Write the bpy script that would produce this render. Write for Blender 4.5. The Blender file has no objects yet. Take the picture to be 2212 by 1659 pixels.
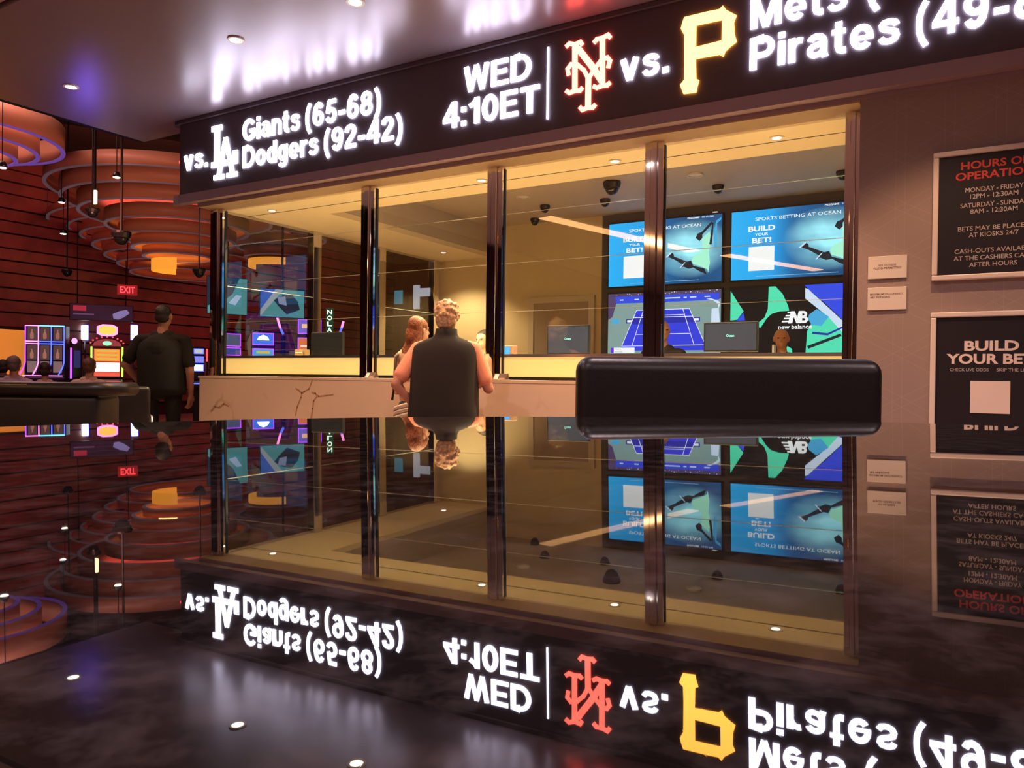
import bpy, bmesh, math, random
import numpy as np
from mathutils import Vector, Matrix
random.seed(7)
R = math.radians
SC = bpy.context.scene
COL = SC.collection

# ------------------------------------------------------------------ camera
# world: X along the betting-booth front (to the right), Y into the booth, Z up
CAM_POS = Vector((0, 0, 1.10))
CX = Vector((0.86344, 0.50421, 0.01230))    # image right
CY = Vector((0.01507, -0.00142, -0.99989))  # image down
CZ = Vector((-0.50414, 0.86358, -0.00883))  # view direction
cam_data = bpy.data.cameras.new('camera')
cam = bpy.data.objects.new('camera', cam_data)
COL.objects.link(cam)
cam_data.sensor_width = 36.0
cam_data.lens = 1622.1 / 2212 * 36.0
cam_data.clip_start = 0.005
cam.matrix_world = Matrix(((CX.x, -CY.x, -CZ.x, CAM_POS.x), (CX.y, -CY.y, -CZ.y, CAM_POS.y),
                           (CX.z, -CY.z, -CZ.z, CAM_POS.z), (0, 0, 0, 1)))
SC.camera = cam

# ------------------------------------------------------------------ world, exposure
W = bpy.data.worlds.new('world'); SC.world = W; W.use_nodes = True
W.node_tree.nodes['Background'].inputs[0].default_value = (0.30, 0.19, 0.22, 1)
W.node_tree.nodes['Background'].inputs[1].default_value = 0.12
SC.view_settings.view_transform = 'Standard'
SC.view_settings.look = 'None'
SC.view_settings.exposure = 0.0
SC.view_settings.gamma = 1.0
SC.view_settings.use_curve_mapping = False
SC.cycles.transparent_max_bounces = 20
SC.cycles.max_bounces = 10
SC.cycles.sample_clamp_indirect = 8.0

def lamp(name, kind, loc, energy, color, size=0.3, target=None, spot=None, blend=0.5, size_y=None):
    d = bpy.data.lights.new(name, kind); d.energy = energy; d.color = color
    if kind == 'AREA':
        d.size = size
        if size_y: d.shape = 'RECTANGLE'; d.size_y = size_y
    else:
        d.shadow_soft_size = size
    if kind == 'SPOT': d.spot_size = R(spot or 70); d.spot_blend = blend
    o = bpy.data.objects.new(name, d); COL.objects.link(o); o.location = loc
    if target is not None:
        o.rotation_euler = (Vector(target) - Vector(loc)).to_track_quat('-Z', 'Y').to_euler()
    return o

# recessed downlights over the customers (fixtures are modelled further down)
DOWN_X = [-6.93, -4.82, -3.60, -2.40, -1.20, 0.0]
for x in DOWN_X:
    lamp('downlight_lamp', 'SPOT', (x, 3.95, 3.665), 120 if x < -6 else 165, (1.0, 0.54, 0.27), 0.04, (x, 4.12, 0), 78, 0.35)
# unseen downlights added behind the viewpoint to raise the room's ambient light
AMBIENT_DOWN = [(x, y) for y in (1.6, -1.2, -4.2) for x in (-3.2, -0.6, 2.0, 4.6)]
for x, y in AMBIENT_DOWN:
    lamp('added_ambient_lamp', 'SPOT', (x, y, 3.69), 150, (1.0, 0.77, 0.80), 0.06, (x, y, 0), 150, 0.8)
# booth downlights
BOOTH_DOWN = [(-6.13, 5.50), (-4.75, 5.50), (-3.54, 5.50), (-2.30, 5.50), (-1.08, 5.50), (-6.05, 8.45)]
for x, y in BOOTH_DOWN:
    lamp('booth_downlight_lamp', 'SPOT', (x, y, 2.785), 470 if y < 6 else 190, (1.0, 0.77, 0.43), 0.05, (x, y + 0.1, 0), 120, 0.6)
# casino floor: red and amber theatre lamps under the high ceiling
lamp('casino_red_lamp', 'AREA', (-14.5, 9.0, 5.6), 80, (1.0, 0.16, 0.14), 3.0, (-18, 11, 2.6))
lamp('casino_red_lamp', 'AREA', (-14.0, 16.0, 5.6), 140, (1.0, 0.16, 0.14), 3.0, (-18, 15, 2.0))
lamp('casino_pink_lamp', 'AREA', (-8.6, 4.9, 3.2), 26, (1.0, 0.34, 0.26), 0.8, (-12.0, 8.0, 4.1))
lamp('casino_amber_lamp', 'POINT', (-12.0, 8.4, 3.4), 22, (1.0, 0.45, 0.10), 0.15)
lamp('casino_amber_lamp', 'POINT', (-15.5, 10.8, 3.9), 25, (1.0, 0.45, 0.10), 0.15)
lamp('casino_blue_lamp', 'SPOT', (-9.0, 5.2, 2.6), 16, (0.18, 0.10, 1.0), 0.1, (-7.5, 4.6, 3.69), 40, 0.9)
lamp('casino_floor_lamp', 'AREA', (-11.0, 4.5, 5.4), 90, (1.0, 0.55, 0.5), 2.0, (-11.0, 5.0, 0))

# ------------------------------------------------------------------ materials
MATS = {}
def mat(name, color=(0.5, 0.5, 0.5), rough=0.5, metal=0.0, emit=None, strength=1.0, spec=0.5, coat=0.0, noise=None, bump=None):
    if name in MATS: return MATS[name]
    m = bpy.data.materials.new(name); m.use_nodes = True
    nt = m.node_tree; b = nt.nodes['Principled BSDF']
    b.inputs['Base Color'].default_value = (*color, 1)
    b.inputs['Roughness'].default_value = rough
    b.inputs['Metallic'].default_value = metal
    b.inputs['Specular IOR Level'].default_value = spec
    b.inputs['Coat Weight'].default_value = coat
    if emit:
        b.inputs['Emission Color'].default_value = (*emit, 1)
        b.inputs['Emission Strength'].default_value = strength
    if noise:                                   # (scale, second colour, low, high)
        tc = nt.nodes.new('ShaderNodeTexCoord'); n = nt.nodes.new('ShaderNodeTexNoise')
        n.inputs['Scale'].default_value = noise[0]; n.inputs['Detail'].default_value = 6
        r = nt.nodes.new('ShaderNodeValToRGB')
        r.color_ramp.elements[0].position = noise[2]; r.color_ramp.elements[1].position = noise[3]
        r.color_ramp.elements[0].color = (*color, 1); r.color_ramp.elements[1].color = (*noise[1], 1)
        nt.links.new(tc.outputs['Object'], n.inputs['Vector']); nt.links.new(n.outputs['Fac'], r.inputs['Fac'])
        nt.links.new(r.outputs['Color'], b.inputs['Base Color'])
    if bump:                                    # (scale, strength)
        tc = nt.nodes.new('ShaderNodeTexCoord'); n = nt.nodes.new('ShaderNodeTexNoise')
        n.inputs['Scale'].default_value = bump[0]
        bp = nt.nodes.new('ShaderNodeBump'); bp.inputs['Strength'].default_value = bump[1]; bp.inputs['Distance'].default_value = 0.01
        nt.links.new(tc.outputs['Object'], n.inputs['Vector']); nt.links.new(n.outputs['Fac'], bp.inputs['Height'])
        nt.links.new(bp.outputs['Normal'], b.inputs['Normal'])
    MATS[name] = m
    return m

def glow(name, color, strength=1.0):
    return mat(name, tuple(min(1, c) * 0.3 for c in color), 0.4, emit=color, strength=strength)

def glass_mat():
    m = bpy.data.materials.new('clear_glass'); m.use_nodes = True; nt = m.node_tree
    nt.nodes.remove(nt.nodes['Principled BSDF']); out = nt.nodes['Material Output']
    t = nt.nodes.new('ShaderNodeBsdfTransparent'); t.inputs[0].default_value = (0.965, 0.975, 0.965, 1)
    g = nt.nodes.new('ShaderNodeBsdfGlossy'); g.inputs['Roughness'].default_value = 0.0
    f = nt.nodes.new('ShaderNodeFresnel'); geo = nt.nodes.new('ShaderNodeNewGeometry')
    ior = nt.nodes.new('ShaderNodeMapRange'); ior.inputs['To Min'].default_value = 1.5; ior.inputs['To Max'].default_value = 1 / 1.5
    nt.links.new(geo.outputs['Backfacing'], ior.inputs['Value']); nt.links.new(ior.outputs[0], f.inputs[0])
    mx = nt.nodes.new('ShaderNodeMixShader')
    nt.links.new(f.outputs[0], mx.inputs[0]); nt.links.new(t.outputs[0], mx.inputs[1]); nt.links.new(g.outputs[0], mx.inputs[2])
    nt.links.new(mx.outputs[0], out.inputs[0])
    return m
GLASS = glass_mat()

def wallpaper_mat():
    m = bpy.data.materials.new('geometric_wallpaper'); m.use_nodes = True; nt = m.node_tree
    b = nt.nodes['Principled BSDF']; b.inputs['Roughness'].default_value = 0.45
    tc = nt.nodes.new('ShaderNodeTexCoord'); sep = nt.nodes.new('ShaderNodeSeparateXYZ')
    nt.links.new(tc.outputs['Object'], sep.inputs[0])
    def mth(op, a, b_=None, c=None):
        n = nt.nodes.new('ShaderNodeMath'); n.operation = op
        for i, v in enumerate((a, b_, c)):
            if v is None: continue
            if isinstance(v, (int, float)): n.inputs[i].default_value = v
            else: nt.links.new(v, n.inputs[i])
        return n.outputs[0]
    tot = None
    for ang, off in ((0, 0), (60, 0), (120, 0), (0, 0.05), (60, 0.05), (120, 0.05)):
        d = mth('ADD', mth('MULTIPLY', sep.outputs['X'], math.cos(R(ang))), mth('MULTIPLY', sep.outputs['Z'], math.sin(R(ang))))
        d = mth('ADD', d, off)
        l = mth('LESS_THAN', mth('PINGPONG', d, 0.125), 0.0012)
        tot = l if tot is None else mth('MAXIMUM', tot, l)
    mix = nt.nodes.new('ShaderNodeMix'); mix.data_type = 'RGBA'
    mix.inputs['A'].default_value = (0.33, 0.26, 0.25, 1); mix.inputs['B'].default_value = (0.50, 0.43, 0.41, 1)
    nt.links.new(mth('MULTIPLY', tot, 0.38), mix.inputs['Factor'])
    nt.links.new(mix.outputs['Result'], b.inputs['Base Color'])
    return m
WALLPAPER = wallpaper_mat()

def marble_mat():
    m = bpy.data.materials.new('white_marble'); m.use_nodes = True; nt = m.node_tree
    b = nt.nodes['Principled BSDF']; b.inputs['Roughness'].default_value = 0.25
    tc = nt.nodes.new('ShaderNodeTexCoord')
    nz = nt.nodes.new('ShaderNodeTexNoise'); nz.inputs['Scale'].default_value = 9; nz.inputs['Detail'].default_value = 5
    nt.links.new(tc.outputs['Object'], nz.inputs['Vector'])
    sub = nt.nodes.new('ShaderNodeVectorMath'); sub.operation = 'SUBTRACT'; sub.inputs[1].default_value = (0.5, 0.5, 0.5)
    nt.links.new(nz.outputs['Color'], sub.inputs[0])
    scl = nt.nodes.new('ShaderNodeVectorMath'); scl.operation = 'SCALE'; scl.inputs['Scale'].default_value = 0.07
    nt.links.new(sub.outputs[0], scl.inputs[0])
    add = nt.nodes.new('ShaderNodeVectorMath'); add.operation = 'ADD'
    nt.links.new(tc.outputs['Object'], add.inputs[0]); nt.links.new(scl.outputs[0], add.inputs[1])
    vor = nt.nodes.new('ShaderNodeTexVoronoi'); vor.feature = 'DISTANCE_TO_EDGE'; vor.inputs['Scale'].default_value = 1.35
    nt.links.new(add.outputs[0], vor.inputs['Vector'])
    mr = nt.nodes.new('ShaderNodeMapRange'); mr.inputs['From Min'].default_value = 0.0; mr.inputs['From Max'].default_value = 0.028
    mr.inputs['To Min'].default_value = 1; mr.inputs['To Max'].default_value = 0
    nt.links.new(vor.outputs['Distance'], mr.inputs['Value'])
    n2 = nt.nodes.new('ShaderNodeTexNoise'); n2.inputs['Scale'].default_value = 2.1; n2.inputs['Detail'].default_value = 2
    nt.links.new(tc.outputs['Object'], n2.inputs['Vector'])
    m2 = nt.nodes.new('ShaderNodeMapRange'); m2.inputs['From Min'].default_value = 0.58; m2.inputs['From Max'].default_value = 0.80
    nt.links.new(n2.outputs['Fac'], m2.inputs['Value'])
    mul = nt.nodes.new('ShaderNodeMath'); mul.operation = 'MULTIPLY'
    nt.links.new(mr.outputs[0], mul.inputs[0]); nt.links.new(m2.outputs[0], mul.inputs[1])
    mix = nt.nodes.new('ShaderNodeMix'); mix.data_type = 'RGBA'
    mix.inputs['A'].default_value = (0.66, 0.54, 0.43, 1); mix.inputs['B'].default_value = (0.36, 0.22, 0.12, 1)
    nt.links.new(mul.outputs[0], mix.inputs['Factor']); nt.links.new(mix.outputs['Result'], b.inputs['Base Color'])
    return m
MARBLE = marble_mat()

def granite_mat():
    m = bpy.data.materials.new('polished_black_granite'); m.use_nodes = True; nt = m.node_tree
    b = nt.nodes['Principled BSDF']; b.inputs['Roughness'].default_value = 0.012; b.inputs['IOR'].default_value = 1.6
    tc = nt.nodes.new('ShaderNodeTexCoord')
    n = nt.nodes.new('ShaderNodeTexNoise'); n.inputs['Scale'].default_value = 90; n.inputs['Detail'].default_value = 5; n.inputs['Roughness'].default_value = 0.65
    nt.links.new(tc.outputs['Object'], n.inputs['Vector'])
    r = nt.nodes.new('ShaderNodeValToRGB')
    r.color_ramp.elements[0].position = 0.45; r.color_ramp.elements[1].position = 0.75
    r.color_ramp.elements[0].color = (0.006, 0.005, 0.005, 1); r.color_ramp.elements[1].color = (0.045, 0.036, 0.036, 1)
    nt.links.new(n.outputs['Fac'], r.inputs['Fac']); nt.links.new(r.outputs['Color'], b.inputs['Base Color'])
    return m
GRANITE = granite_mat()

M_CHROME = mat('chrome', (0.78, 0.74, 0.76), 0.05, 1.0)
M_STEEL = mat('brushed_steel', (0.55, 0.55, 0.57), 0.3, 1.0)
M_CEIL = mat('satin_mauve_ceiling', (0.25, 0.175, 0.190), 0.30, metal=0.38, spec=1.0)
M_CEIL2 = mat('pale_ceiling_paint', (0.74, 0.64, 0.60), 0.6)
M_BULK = mat('mauve_bulkhead_paint', (0.36, 0.27, 0.33), 0.5)
M_SIGN = mat('black_led_panel', (0.095, 0.066, 0.082), 0.5)
M_SOFFIT = mat('beige_soffit_paint', (0.50, 0.38, 0.24), 0.6)
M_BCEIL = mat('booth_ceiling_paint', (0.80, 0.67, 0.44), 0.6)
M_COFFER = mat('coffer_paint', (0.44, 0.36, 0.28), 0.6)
M_BWALL = mat('booth_wall_paint', (0.56, 0.44, 0.25), 0.6)
M_DPANEL = mat('slate_wall_panel', (0.060, 0.052, 0.055), 0.45)
M_CARPET = mat('dark_carpet', (0.20, 0.11, 0.10), 0.95, noise=(6, (0.30, 0.17, 0.12), 0.45, 0.6))
M_BLACKP = mat('black_plastic', (0.012, 0.011, 0.011), 0.35)
M_DARKMET = mat('dark_metal', (0.03, 0.028, 0.028), 0.3, 0.6)
M_LEATHER = mat('black_leather', (0.012, 0.009, 0.008), 0.36, spec=0.4, bump=(220, 0.03))
M_PLANK = mat('mahogany_plank', (0.26, 0.085, 0.065), 0.5, noise=(2, (0.19, 0.065, 0.05), 0.4, 0.6))
M_GROOVE = mat('dark_groove', (0.022, 0.006, 0.005), 0.7)
M_BAND = mat('salmon_ribbon_panel', (0.62, 0.27, 0.17), 0.45)
M_DCEIL = mat('black_ceiling_void', (0.012, 0.010, 0.010), 0.9)
M_WHITE = mat('white_card', (0.72, 0.68, 0.66), 0.5)
M_PALEFRAME = mat('silver_frame', (0.80, 0.73, 0.72), 0.35)
M_POSTER = mat('navy_black_poster', (0.018, 0.016, 0.022), 0.35)
M_LAMP = glow('lamp_white_hot', (1.0, 0.86, 0.66), 14)
M_TRIMW = mat('white_light_trim', (0.75, 0.68, 0.6), 0.4)

# ------------------------------------------------------------------ helpers
class MB:
    def __init__(s): s.v = []; s.f = []
    def add(s, vs, fs):
        o = len(s.v); s.v += [tuple(v) for v in vs]; s.f += [tuple(i + o for i in f) for f in fs]; return s
    def box(s, x0, x1, y0, y1, z0, z1):
        return s.add([(x0, y0, z0), (x1, y0, z0), (x1, y1, z0), (x0, y1, z0), (x0, y0, z1), (x1, y0, z1), (x1, y1, z1), (x0, y1, z1)],
                     [(0, 3, 2, 1), (4, 5, 6, 7), (0, 1, 5, 4), (1, 2, 6, 5), (2, 3, 7, 6), (3, 0, 4, 7)])
    def rbox(s, x0, x1, y0, y1, z0, z1, r=0.01, n=3):
        """box with rounded edges"""
        bm = bmesh.new(); bmesh.ops.create_cube(bm, size=1)
        for v in bm.verts:
            v.co = Vector(((x0 + x1) / 2 + v.co.x * (x1 - x0), (y0 + y1) / 2 + v.co.y * (y1 - y0), (z0 + z1) / 2 + v.co.z * (z1 - z0)))
        bmesh.ops.bevel(bm, geom=bm.edges[:], offset=r, segments=n, affect='EDGES', profile=0.5)
        return s.bm(bm)
    def bm(s, bm):
        bm.verts.index_update()
        s.add([v.co[:] for v in bm.verts], [[v.index for v in f.verts] for f in bm.faces]); bm.free(); return s
    def prism(s, pts, a, b, axis='Y'):
        """extrude polygon pts (x,z) along Y from a to b"""
        n = len(pts)
        if axis == 'Y': mk = lambda p, t: (p[0], t, p[1])
        elif axis == 'Z': mk = lambda p, t: (p[0], p[1], t)
        else: mk = lambda p, t: (t, p[0], p[1])
        vs = [mk(p, a) for p in pts] + [mk(p, b) for p in pts]
        fs = [tuple(range(n)), tuple(range(2 * n - 1, n - 1, -1))] + [(i, (i + 1) % n, n + (i + 1) % n, n + i) for i in range(n)]
        return s.add(vs, fs)
    def tube(s, pts, r, n=10, cap=True):
        pts = [Vector(p) for p in pts]; rs = r if isinstance(r, (list, tuple)) else [r] * len(pts)
        vs = []; prev = None
        for i, p in enumerate(pts):
            t = (pts[min(i + 1, len(pts) - 1)] - pts[max(i - 1, 0)]).normalized()
            u = t.cross(Vector((0, 0, 1)))
            if u.length < 1e-3: u = t.cross(Vector((0, 1, 0)))
            u.normalize()
            if prev is not None and u.dot(prev) < 0: u = -u
            prev = u; w = t.cross(u)
            for k in range(n):
                a = 2 * math.pi * k / n; vs.append(p + (u * math.cos(a) + w * math.sin(a)) * rs[i])
        fs = [(i * n + k, i * n + (k + 1) % n, (i + 1) * n + (k + 1) % n, (i + 1) * n + k) for i in range(len(pts) - 1) for k in range(n)]
        if cap: fs += [tuple(range(n - 1, -1, -1)), tuple(range((len(pts) - 1) * n, len(pts) * n))]
        return s.add(vs, fs)
    def lathe(s, prof, c=(0, 0, 0), n=20):
        vs = []
        for r, z in prof:
            for k in range(n):
                a = 2 * math.pi * k / n; vs.append((c[0] + r * math.cos(a), c[1] + r * math.sin(a), c[2] + z))
        fs = [(i * n + k, i * n + (k + 1) % n, (i + 1) * n + (k + 1) % n, (i + 1) * n + k) for i in range(len(prof) - 1) for k in range(n)]
        fs += [tuple(range(n - 1, -1, -1)), tuple(range((len(prof) - 1) * n, len(prof) * n))]
        return s.add(vs, fs)
    def ell(s, c, r, nu=14, nv=9):
        vs = []; fs = []
        for j in range(1, nv):
            t = math.pi * j / nv
            for k in range(nu):
                a = 2 * math.pi * k / nu
                vs.append((c[0] + r[0] * math.sin(t) * math.cos(a), c[1] + r[1] * math.sin(t) * math.sin(a), c[2] + r[2] * math.cos(t)))
        top = len(vs); vs.append((c[0], c[1], c[2] + r[2])); bot = len(vs); vs.append((c[0], c[1], c[2] - r[2]))
        for j in range(nv - 2):
            for k in range(nu):
                fs.append((j * nu + k, (j + 1) * nu + k, (j + 1) * nu + (k + 1) % nu, j * nu + (k + 1) % nu))
        for k in range(nu):
            fs.append((top, k, (k + 1) % nu)); fs.append((bot, (nv - 2) * nu + (k + 1) % nu, (nv - 2) * nu + k))
        return s.add(vs, fs)
    def band(s, c, r, h, t=0.05, a0=0, a1=360, n=72):
        """vertical ring wall: centre c=(x,y,zbottom)"""
        full = abs(a1 - a0) >= 360; m = n if full else n + 1; vs = []
        for k in range(m):
            a = R(a0 + (a1 - a0) * k / n); ca, sa = math.cos(a), math.sin(a)
            for rr, z in ((r, 0), (r, h), (r - t, h), (r - t, 0)):
                vs.append((c[0] + rr * ca, c[1] + rr * sa, c[2] + z))
        fs = []
        for k in range(n):
            k2 = (k + 1) % m
            for q in range(4): fs.append((k * 4 + q, k2 * 4 + q, k2 * 4 + (q + 1) % 4, k * 4 + (q + 1) % 4))
        return s.add(vs, fs)
    def ribbon(s, pts, w, a, b):
        """thick flat stroke along (x,z) points, width w, between Y=a and Y=b"""
        for (p, q) in zip(pts[:-1], pts[1:]):
            d = Vector((q[0] - p[0], q[1] - p[1])); L = d.length or 1e-6; d /= L; n = Vector((-d.y, d.x)) * w / 2; e = d * w * 0.3
            P = Vector(p) - e; Q = Vector(q) + e
            s.prism([(P + n)[:], (Q + n)[:], (Q - n)[:], (P - n)[:]], a, b)
        return s
    def build(s, name, m, parent=None, smooth=False, world=True, loc=None):
        me = bpy.data.meshes.new(name)
        off = Vector((0, 0, 0))
        if parent is not None and world:
            p = parent
            while p is not None: off += p.location; p = p.parent
        if loc is not None: off += Vector(loc)
        me.from_pydata([(v[0] - off.x, v[1] - off.y, v[2] - off.z) for v in s.v] if off.length else s.v, [], s.f)
        me.materials.append(m); me.update()
        if smooth:
            for p in me.polygons: p.use_smooth = True
        o = bpy.data.objects.new(name, me); COL.objects.link(o)
        if parent is not None: o.parent = parent
        if loc is not None: o.location = loc
        return o

def tag(o, label, cat, group=None):
    o['label'] = label; o['category'] = cat
    if group: o['group'] = group
    return o
def thing(name, label, cat, loc=(0, 0, 0), rz=0.0, group=None):
    o = bpy.data.objects.new(name, None); COL.objects.link(o); o.location = loc; o.rotation_euler = (0, 0, rz); o.empty_display_size = 0.1
    return tag(o, label, cat, group)
def struct(o): o['kind'] = 'structure'; return o
def struct_empty(name, loc=(0, 0, 0)):
    o = bpy.data.objects.new(name, None); COL.objects.link(o); o.location = loc; o.empty_display_size = 0.1
    return struct(o)
def dup(root, loc, rz=None, label=None):
    r = root.copy(); COL.objects.link(r); r.location = loc
    if rz is not None: r.rotation_euler = (0, 0, rz)
    if label: r['label'] = label
    for ch in list(root.children):
        c = ch.copy(); COL.objects.link(c); c.parent = r
        for g in ch.children:
            d = g.copy(); COL.objects.link(d); d.parent = c
    return r

CAPH = {}
def text_raw(s, bold):
    cu = bpy.data.curves.new('lettering', 'FONT'); cu.body = s; cu.offset = bold; cu.resolution_u = 3
    o = bpy.data.objects.new('lettering', cu); COL.objects.link(o)
    me = bpy.data.meshes.new_from_object(o)
    vs = [v.co.copy() for v in me.vertices]; fs = [tuple(p.vertices) for p in me.polygons]
    bpy.data.objects.remove(o); bpy.data.curves.remove(cu); bpy.data.meshes.remove(me)
    return vs, fs
def lettering(s, x0, x1, zb, cap, Y, m, parent, bold=0.015, mirror=False, depth=0.0, name='lettering', align='L', xf=None):
    vs, fs = text_raw(s, bold)
    if bold not in CAPH:
        hv, _ = text_raw('H', bold); CAPH[bold] = (min(v.y for v in hv), max(v.y for v in hv))
    lo, hi = CAPH[bold]; sz = cap / (hi - lo)
    a = min(v.x for v in vs); b = max(v.x for v in vs)
    sx = sz if x1 is None else (x1 - x0) / (b - a)
    if x1 is None and align == 'C': x0 = x0 - (b - a) * sx / 2
    mb = MB(); P = []
    for v in vs:
        u = (v.x - a) * sx
        if mirror: u = (b - a) * sx - u
        P.append((x0 + u, Y, zb + (v.y - lo) * sz))
    if depth:
        n = len(P)
        F = list(fs) + [tuple(i + n for i in reversed(f)) for f in fs]
        from collections import Counter
        ed = Counter()
        for f in fs:
            for i in range(len(f)): ed[tuple(sorted((f[i], f[(i + 1) % len(f)])))] += 1
        for (i, j), c in ed.items():
            if c == 1: F.append((i, j, j + n, i + n))
        P = P + [(p[0], p[1] + depth, p[2]) for p in P]; mb.add(P, F)
    else: mb.add(P, fs)
    if xf: mb.v = [tuple(xf(Vector(v))) for v in mb.v]
    return mb.build(name, m, parent, world=xf is None)

def _arc(cx, cy, rx, ry, a0, a1, n=14):
    return [(cx + rx * math.cos(R(a0 + (a1 - a0) * i / n)), cy + ry * math.sin(R(a0 + (a1 - a0) * i / n))) for i in range(n + 1)]
def _glyphs():
    W_ = 0.19; g = {}
    def add(ch, adv, *st): g[ch] = (adv, st)     # stroke: (points, width, closed)
    add('D', 0.77, ([(0.095, 0), (0.095, 1)], W_, 0), ([(0.095, 0.915), (0.34, 0.915)] + _arc(0.34, 0.5, 0.335, 0.415, 90, -90) + [(0.095, 0.085)], 0.175, 0))
    add('G', 0.81, (_arc(0.41, 0.5, 0.315, 0.41, 38, 322, 26), W_, 0), ([(0.42, 0.44), (0.79, 0.44)], 0.165, 0), ([(0.705, 0.44), (0.705, 0.20), (0.60, 0.13)], 0.17, 0))
    add('W', 1.0, ([(0.09, 1), (0.275, 0.0)], 0.18, 0), ([(0.275, 0.0), (0.5, 1.0)], 0.165, 0), ([(0.5, 1.0), (0.725, 0.0)], 0.165, 0), ([(0.725, 0.0), (0.91, 1)], 0.18, 0))
    add('E', 0.66, ([(0.095, 0), (0.095, 1)], W_, 0), ([(0.095, 0.915), (0.64, 0.915)], 0.17, 0), ([(0.095, 0.525), (0.60, 0.525)], 0.165, 0), ([(0.095, 0.085), (0.66, 0.085)], 0.17, 0))
    add('T', 0.70, ([(0, 0.915), (0.70, 0.915)], 0.17, 0), ([(0.35, 0), (0.35, 0.9)], 0.195, 0))
    add('M', 0.86, ([(0.095, 0), (0.095, 1)], W_, 0), ([(0.765, 0), (0.765, 1)], W_, 0), ([(0.13, 1), (0.43, 0.0)], 0.175, 0), ([(0.43, 0.0), (0.73, 1)], 0.175, 0))
    add('P', 0.69, ([(0.095, 0), (0.095, 1)], W_, 0), ([(0.095, 0.915), (0.38, 0.915)] + _arc(0.38, 0.67, 0.215, 0.245, 90, -90) + [(0.095, 0.425)], 0.17, 0))
    add('i', 0.19, ([(0.095, 0), (0.095, 0.73)], W_, 0), ([(0.095, 0.83), (0.095, 1.0)], W_, 0))
    add('a', 0.57, (_arc(0.275, 0.47, 0.18, 0.175, 160, 0, 12) + [(0.455, 0.15), (0.49, 0.0)], 0.17, 0), ([(0.44, 0.43), (0.26, 0.385)] + _arc(0.235, 0.225, 0.14, 0.145, 95, 270, 10) + [(0.36, 0.11), (0.45, 0.22)], 0.15, 0))
    add('n', 0.58, ([(0.095, 0), (0.095, 0.73)], W_, 0), ([(0.095, 0.40)] + _arc(0.29, 0.43, 0.195, 0.215, 170, 0, 12) + [(0.485, 0)], 0.18, 0))
    add('t', 0.37, ([(0.17, 0.95), (0.17, 0.22), (0.20, 0.12), (0.28, 0.08), (0.36, 0.085)], 0.18, 0), ([(0.0, 0.66), (0.35, 0.66)], 0.14, 0))
    S_ = [(0.46, 0.53), (0.42, 0.61), (0.34, 0.65), (0.25, 0.655), (0.16, 0.63), (0.115, 0.56), (0.13, 0.48), (0.20, 0.43), (0.33, 0.385), (0.43, 0.33), (0.455, 0.23), (0.41, 0.13), (0.32, 0.085), (0.24, 0.08), (0.15, 0.105), (0.085, 0.20)]
    add('s', 0.54, (S_, 0.155, 0))
    add('o', 0.60, (_arc(0.30, 0.365, 0.205, 0.28, 0, 360, 26)[:-1], 0.185, 1))
    add('d', 0.58, (_arc(0.27, 0.365, 0.18, 0.28, 0, 360, 26)[:-1], 0.175, 1), ([(0.485, 0), (0.485, 1)], W_, 0))
    add('g', 0.58, (_arc(0.27, 0.375, 0.18, 0.27, 0, 360, 26)[:-1], 0.175, 1), ([(0.485, 0.73), (0.485, 0.02)] + _arc(0.285, 0.0, 0.2, 0.195, 0, -150, 12), 0.17, 0))
    add('e', 0.58, (_arc(0.29, 0.365, 0.20, 0.285, 0, 318, 24), 0.17, 0), ([(0.11, 0.335), (0.575, 0.335)], 0.12, 0))
    add('r', 0.39, ([(0.095, 0), (0.095, 0.73)], W_, 0), ([(0.095, 0.36), (0.13, 0.51), (0.20, 0.61), (0.30, 0.645), (0.38, 0.63)], 0.165, 0))
    add('v', 0.58, ([(0.085, 0.73), (0.29, 0.0)], 0.18, 0), ([(0.29, 0.0), (0.495, 0.73)], 0.18, 0))
    p_ = [(0.27, 1.03), (0.16, 0.83), (0.10, 0.60), (0.09, 0.40), (0.10, 0.20), (0.16, -0.03), (0.27, -0.23)]
    add('(', 0.33, (p_, 0.155, 0)); add(')', 0.33, ([(0.33 - x, y) for x, y in p_], 0.155, 0))
    add('-', 0.38, ([(0.02, 0.35), (0.36, 0.35)], 0.18, 0)); add('.', 0.19, ([(0.095, 0), (0.095, 0.19)], W_, 0)); add(':', 0.21, ([(0.105, 0), (0.105, 0.19)], W_, 0), ([(0.105, 0.54), (0.105, 0.73)], W_, 0))
    add('0', 0.62, (_arc(0.31, 0.5, 0.215, 0.415, 0, 360, 28)[:-1], 0.185, 1)); add('1', 0.46, ([(0.34, 0), (0.34, 1)], W_, 0), ([(0.05, 0.70), (0.20, 0.78), (0.33, 0.94)], 0.16, 0))
    add('2', 0.62, ([(0.10, 0.69), (0.13, 0.83), (0.22, 0.90), (0.33, 0.915), (0.44, 0.88), (0.505, 0.78), (0.50, 0.66), (0.43, 0.53), (0.31, 0.40), (0.18, 0.24), (0.12, 0.09)], 0.18, 0), ([(0.03, 0.085), (0.60, 0.085)], 0.17, 0))
    add('4', 0.65, ([(0.47, 0), (0.47, 1)], 0.185, 0), ([(0.43, 0.97), (0.07, 0.33)], 0.16, 0), ([(0.0, 0.30), (0.65, 0.30)], 0.165, 0))
    f5 = [(0.12, 0.47), (0.20, 0.55), (0.31, 0.575), (0.43, 0.53), (0.50, 0.42), (0.51, 0.31), (0.47, 0.18), (0.38, 0.10), (0.28, 0.085), (0.17, 0.12), (0.095, 0.24)]
    add('5', 0.62, ([(0.57, 0.915), (0.16, 0.915)], 0.17, 0), ([(0.20, 0.95), (0.12, 0.44)], 0.16, 0), (f5, 0.18, 0))
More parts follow.
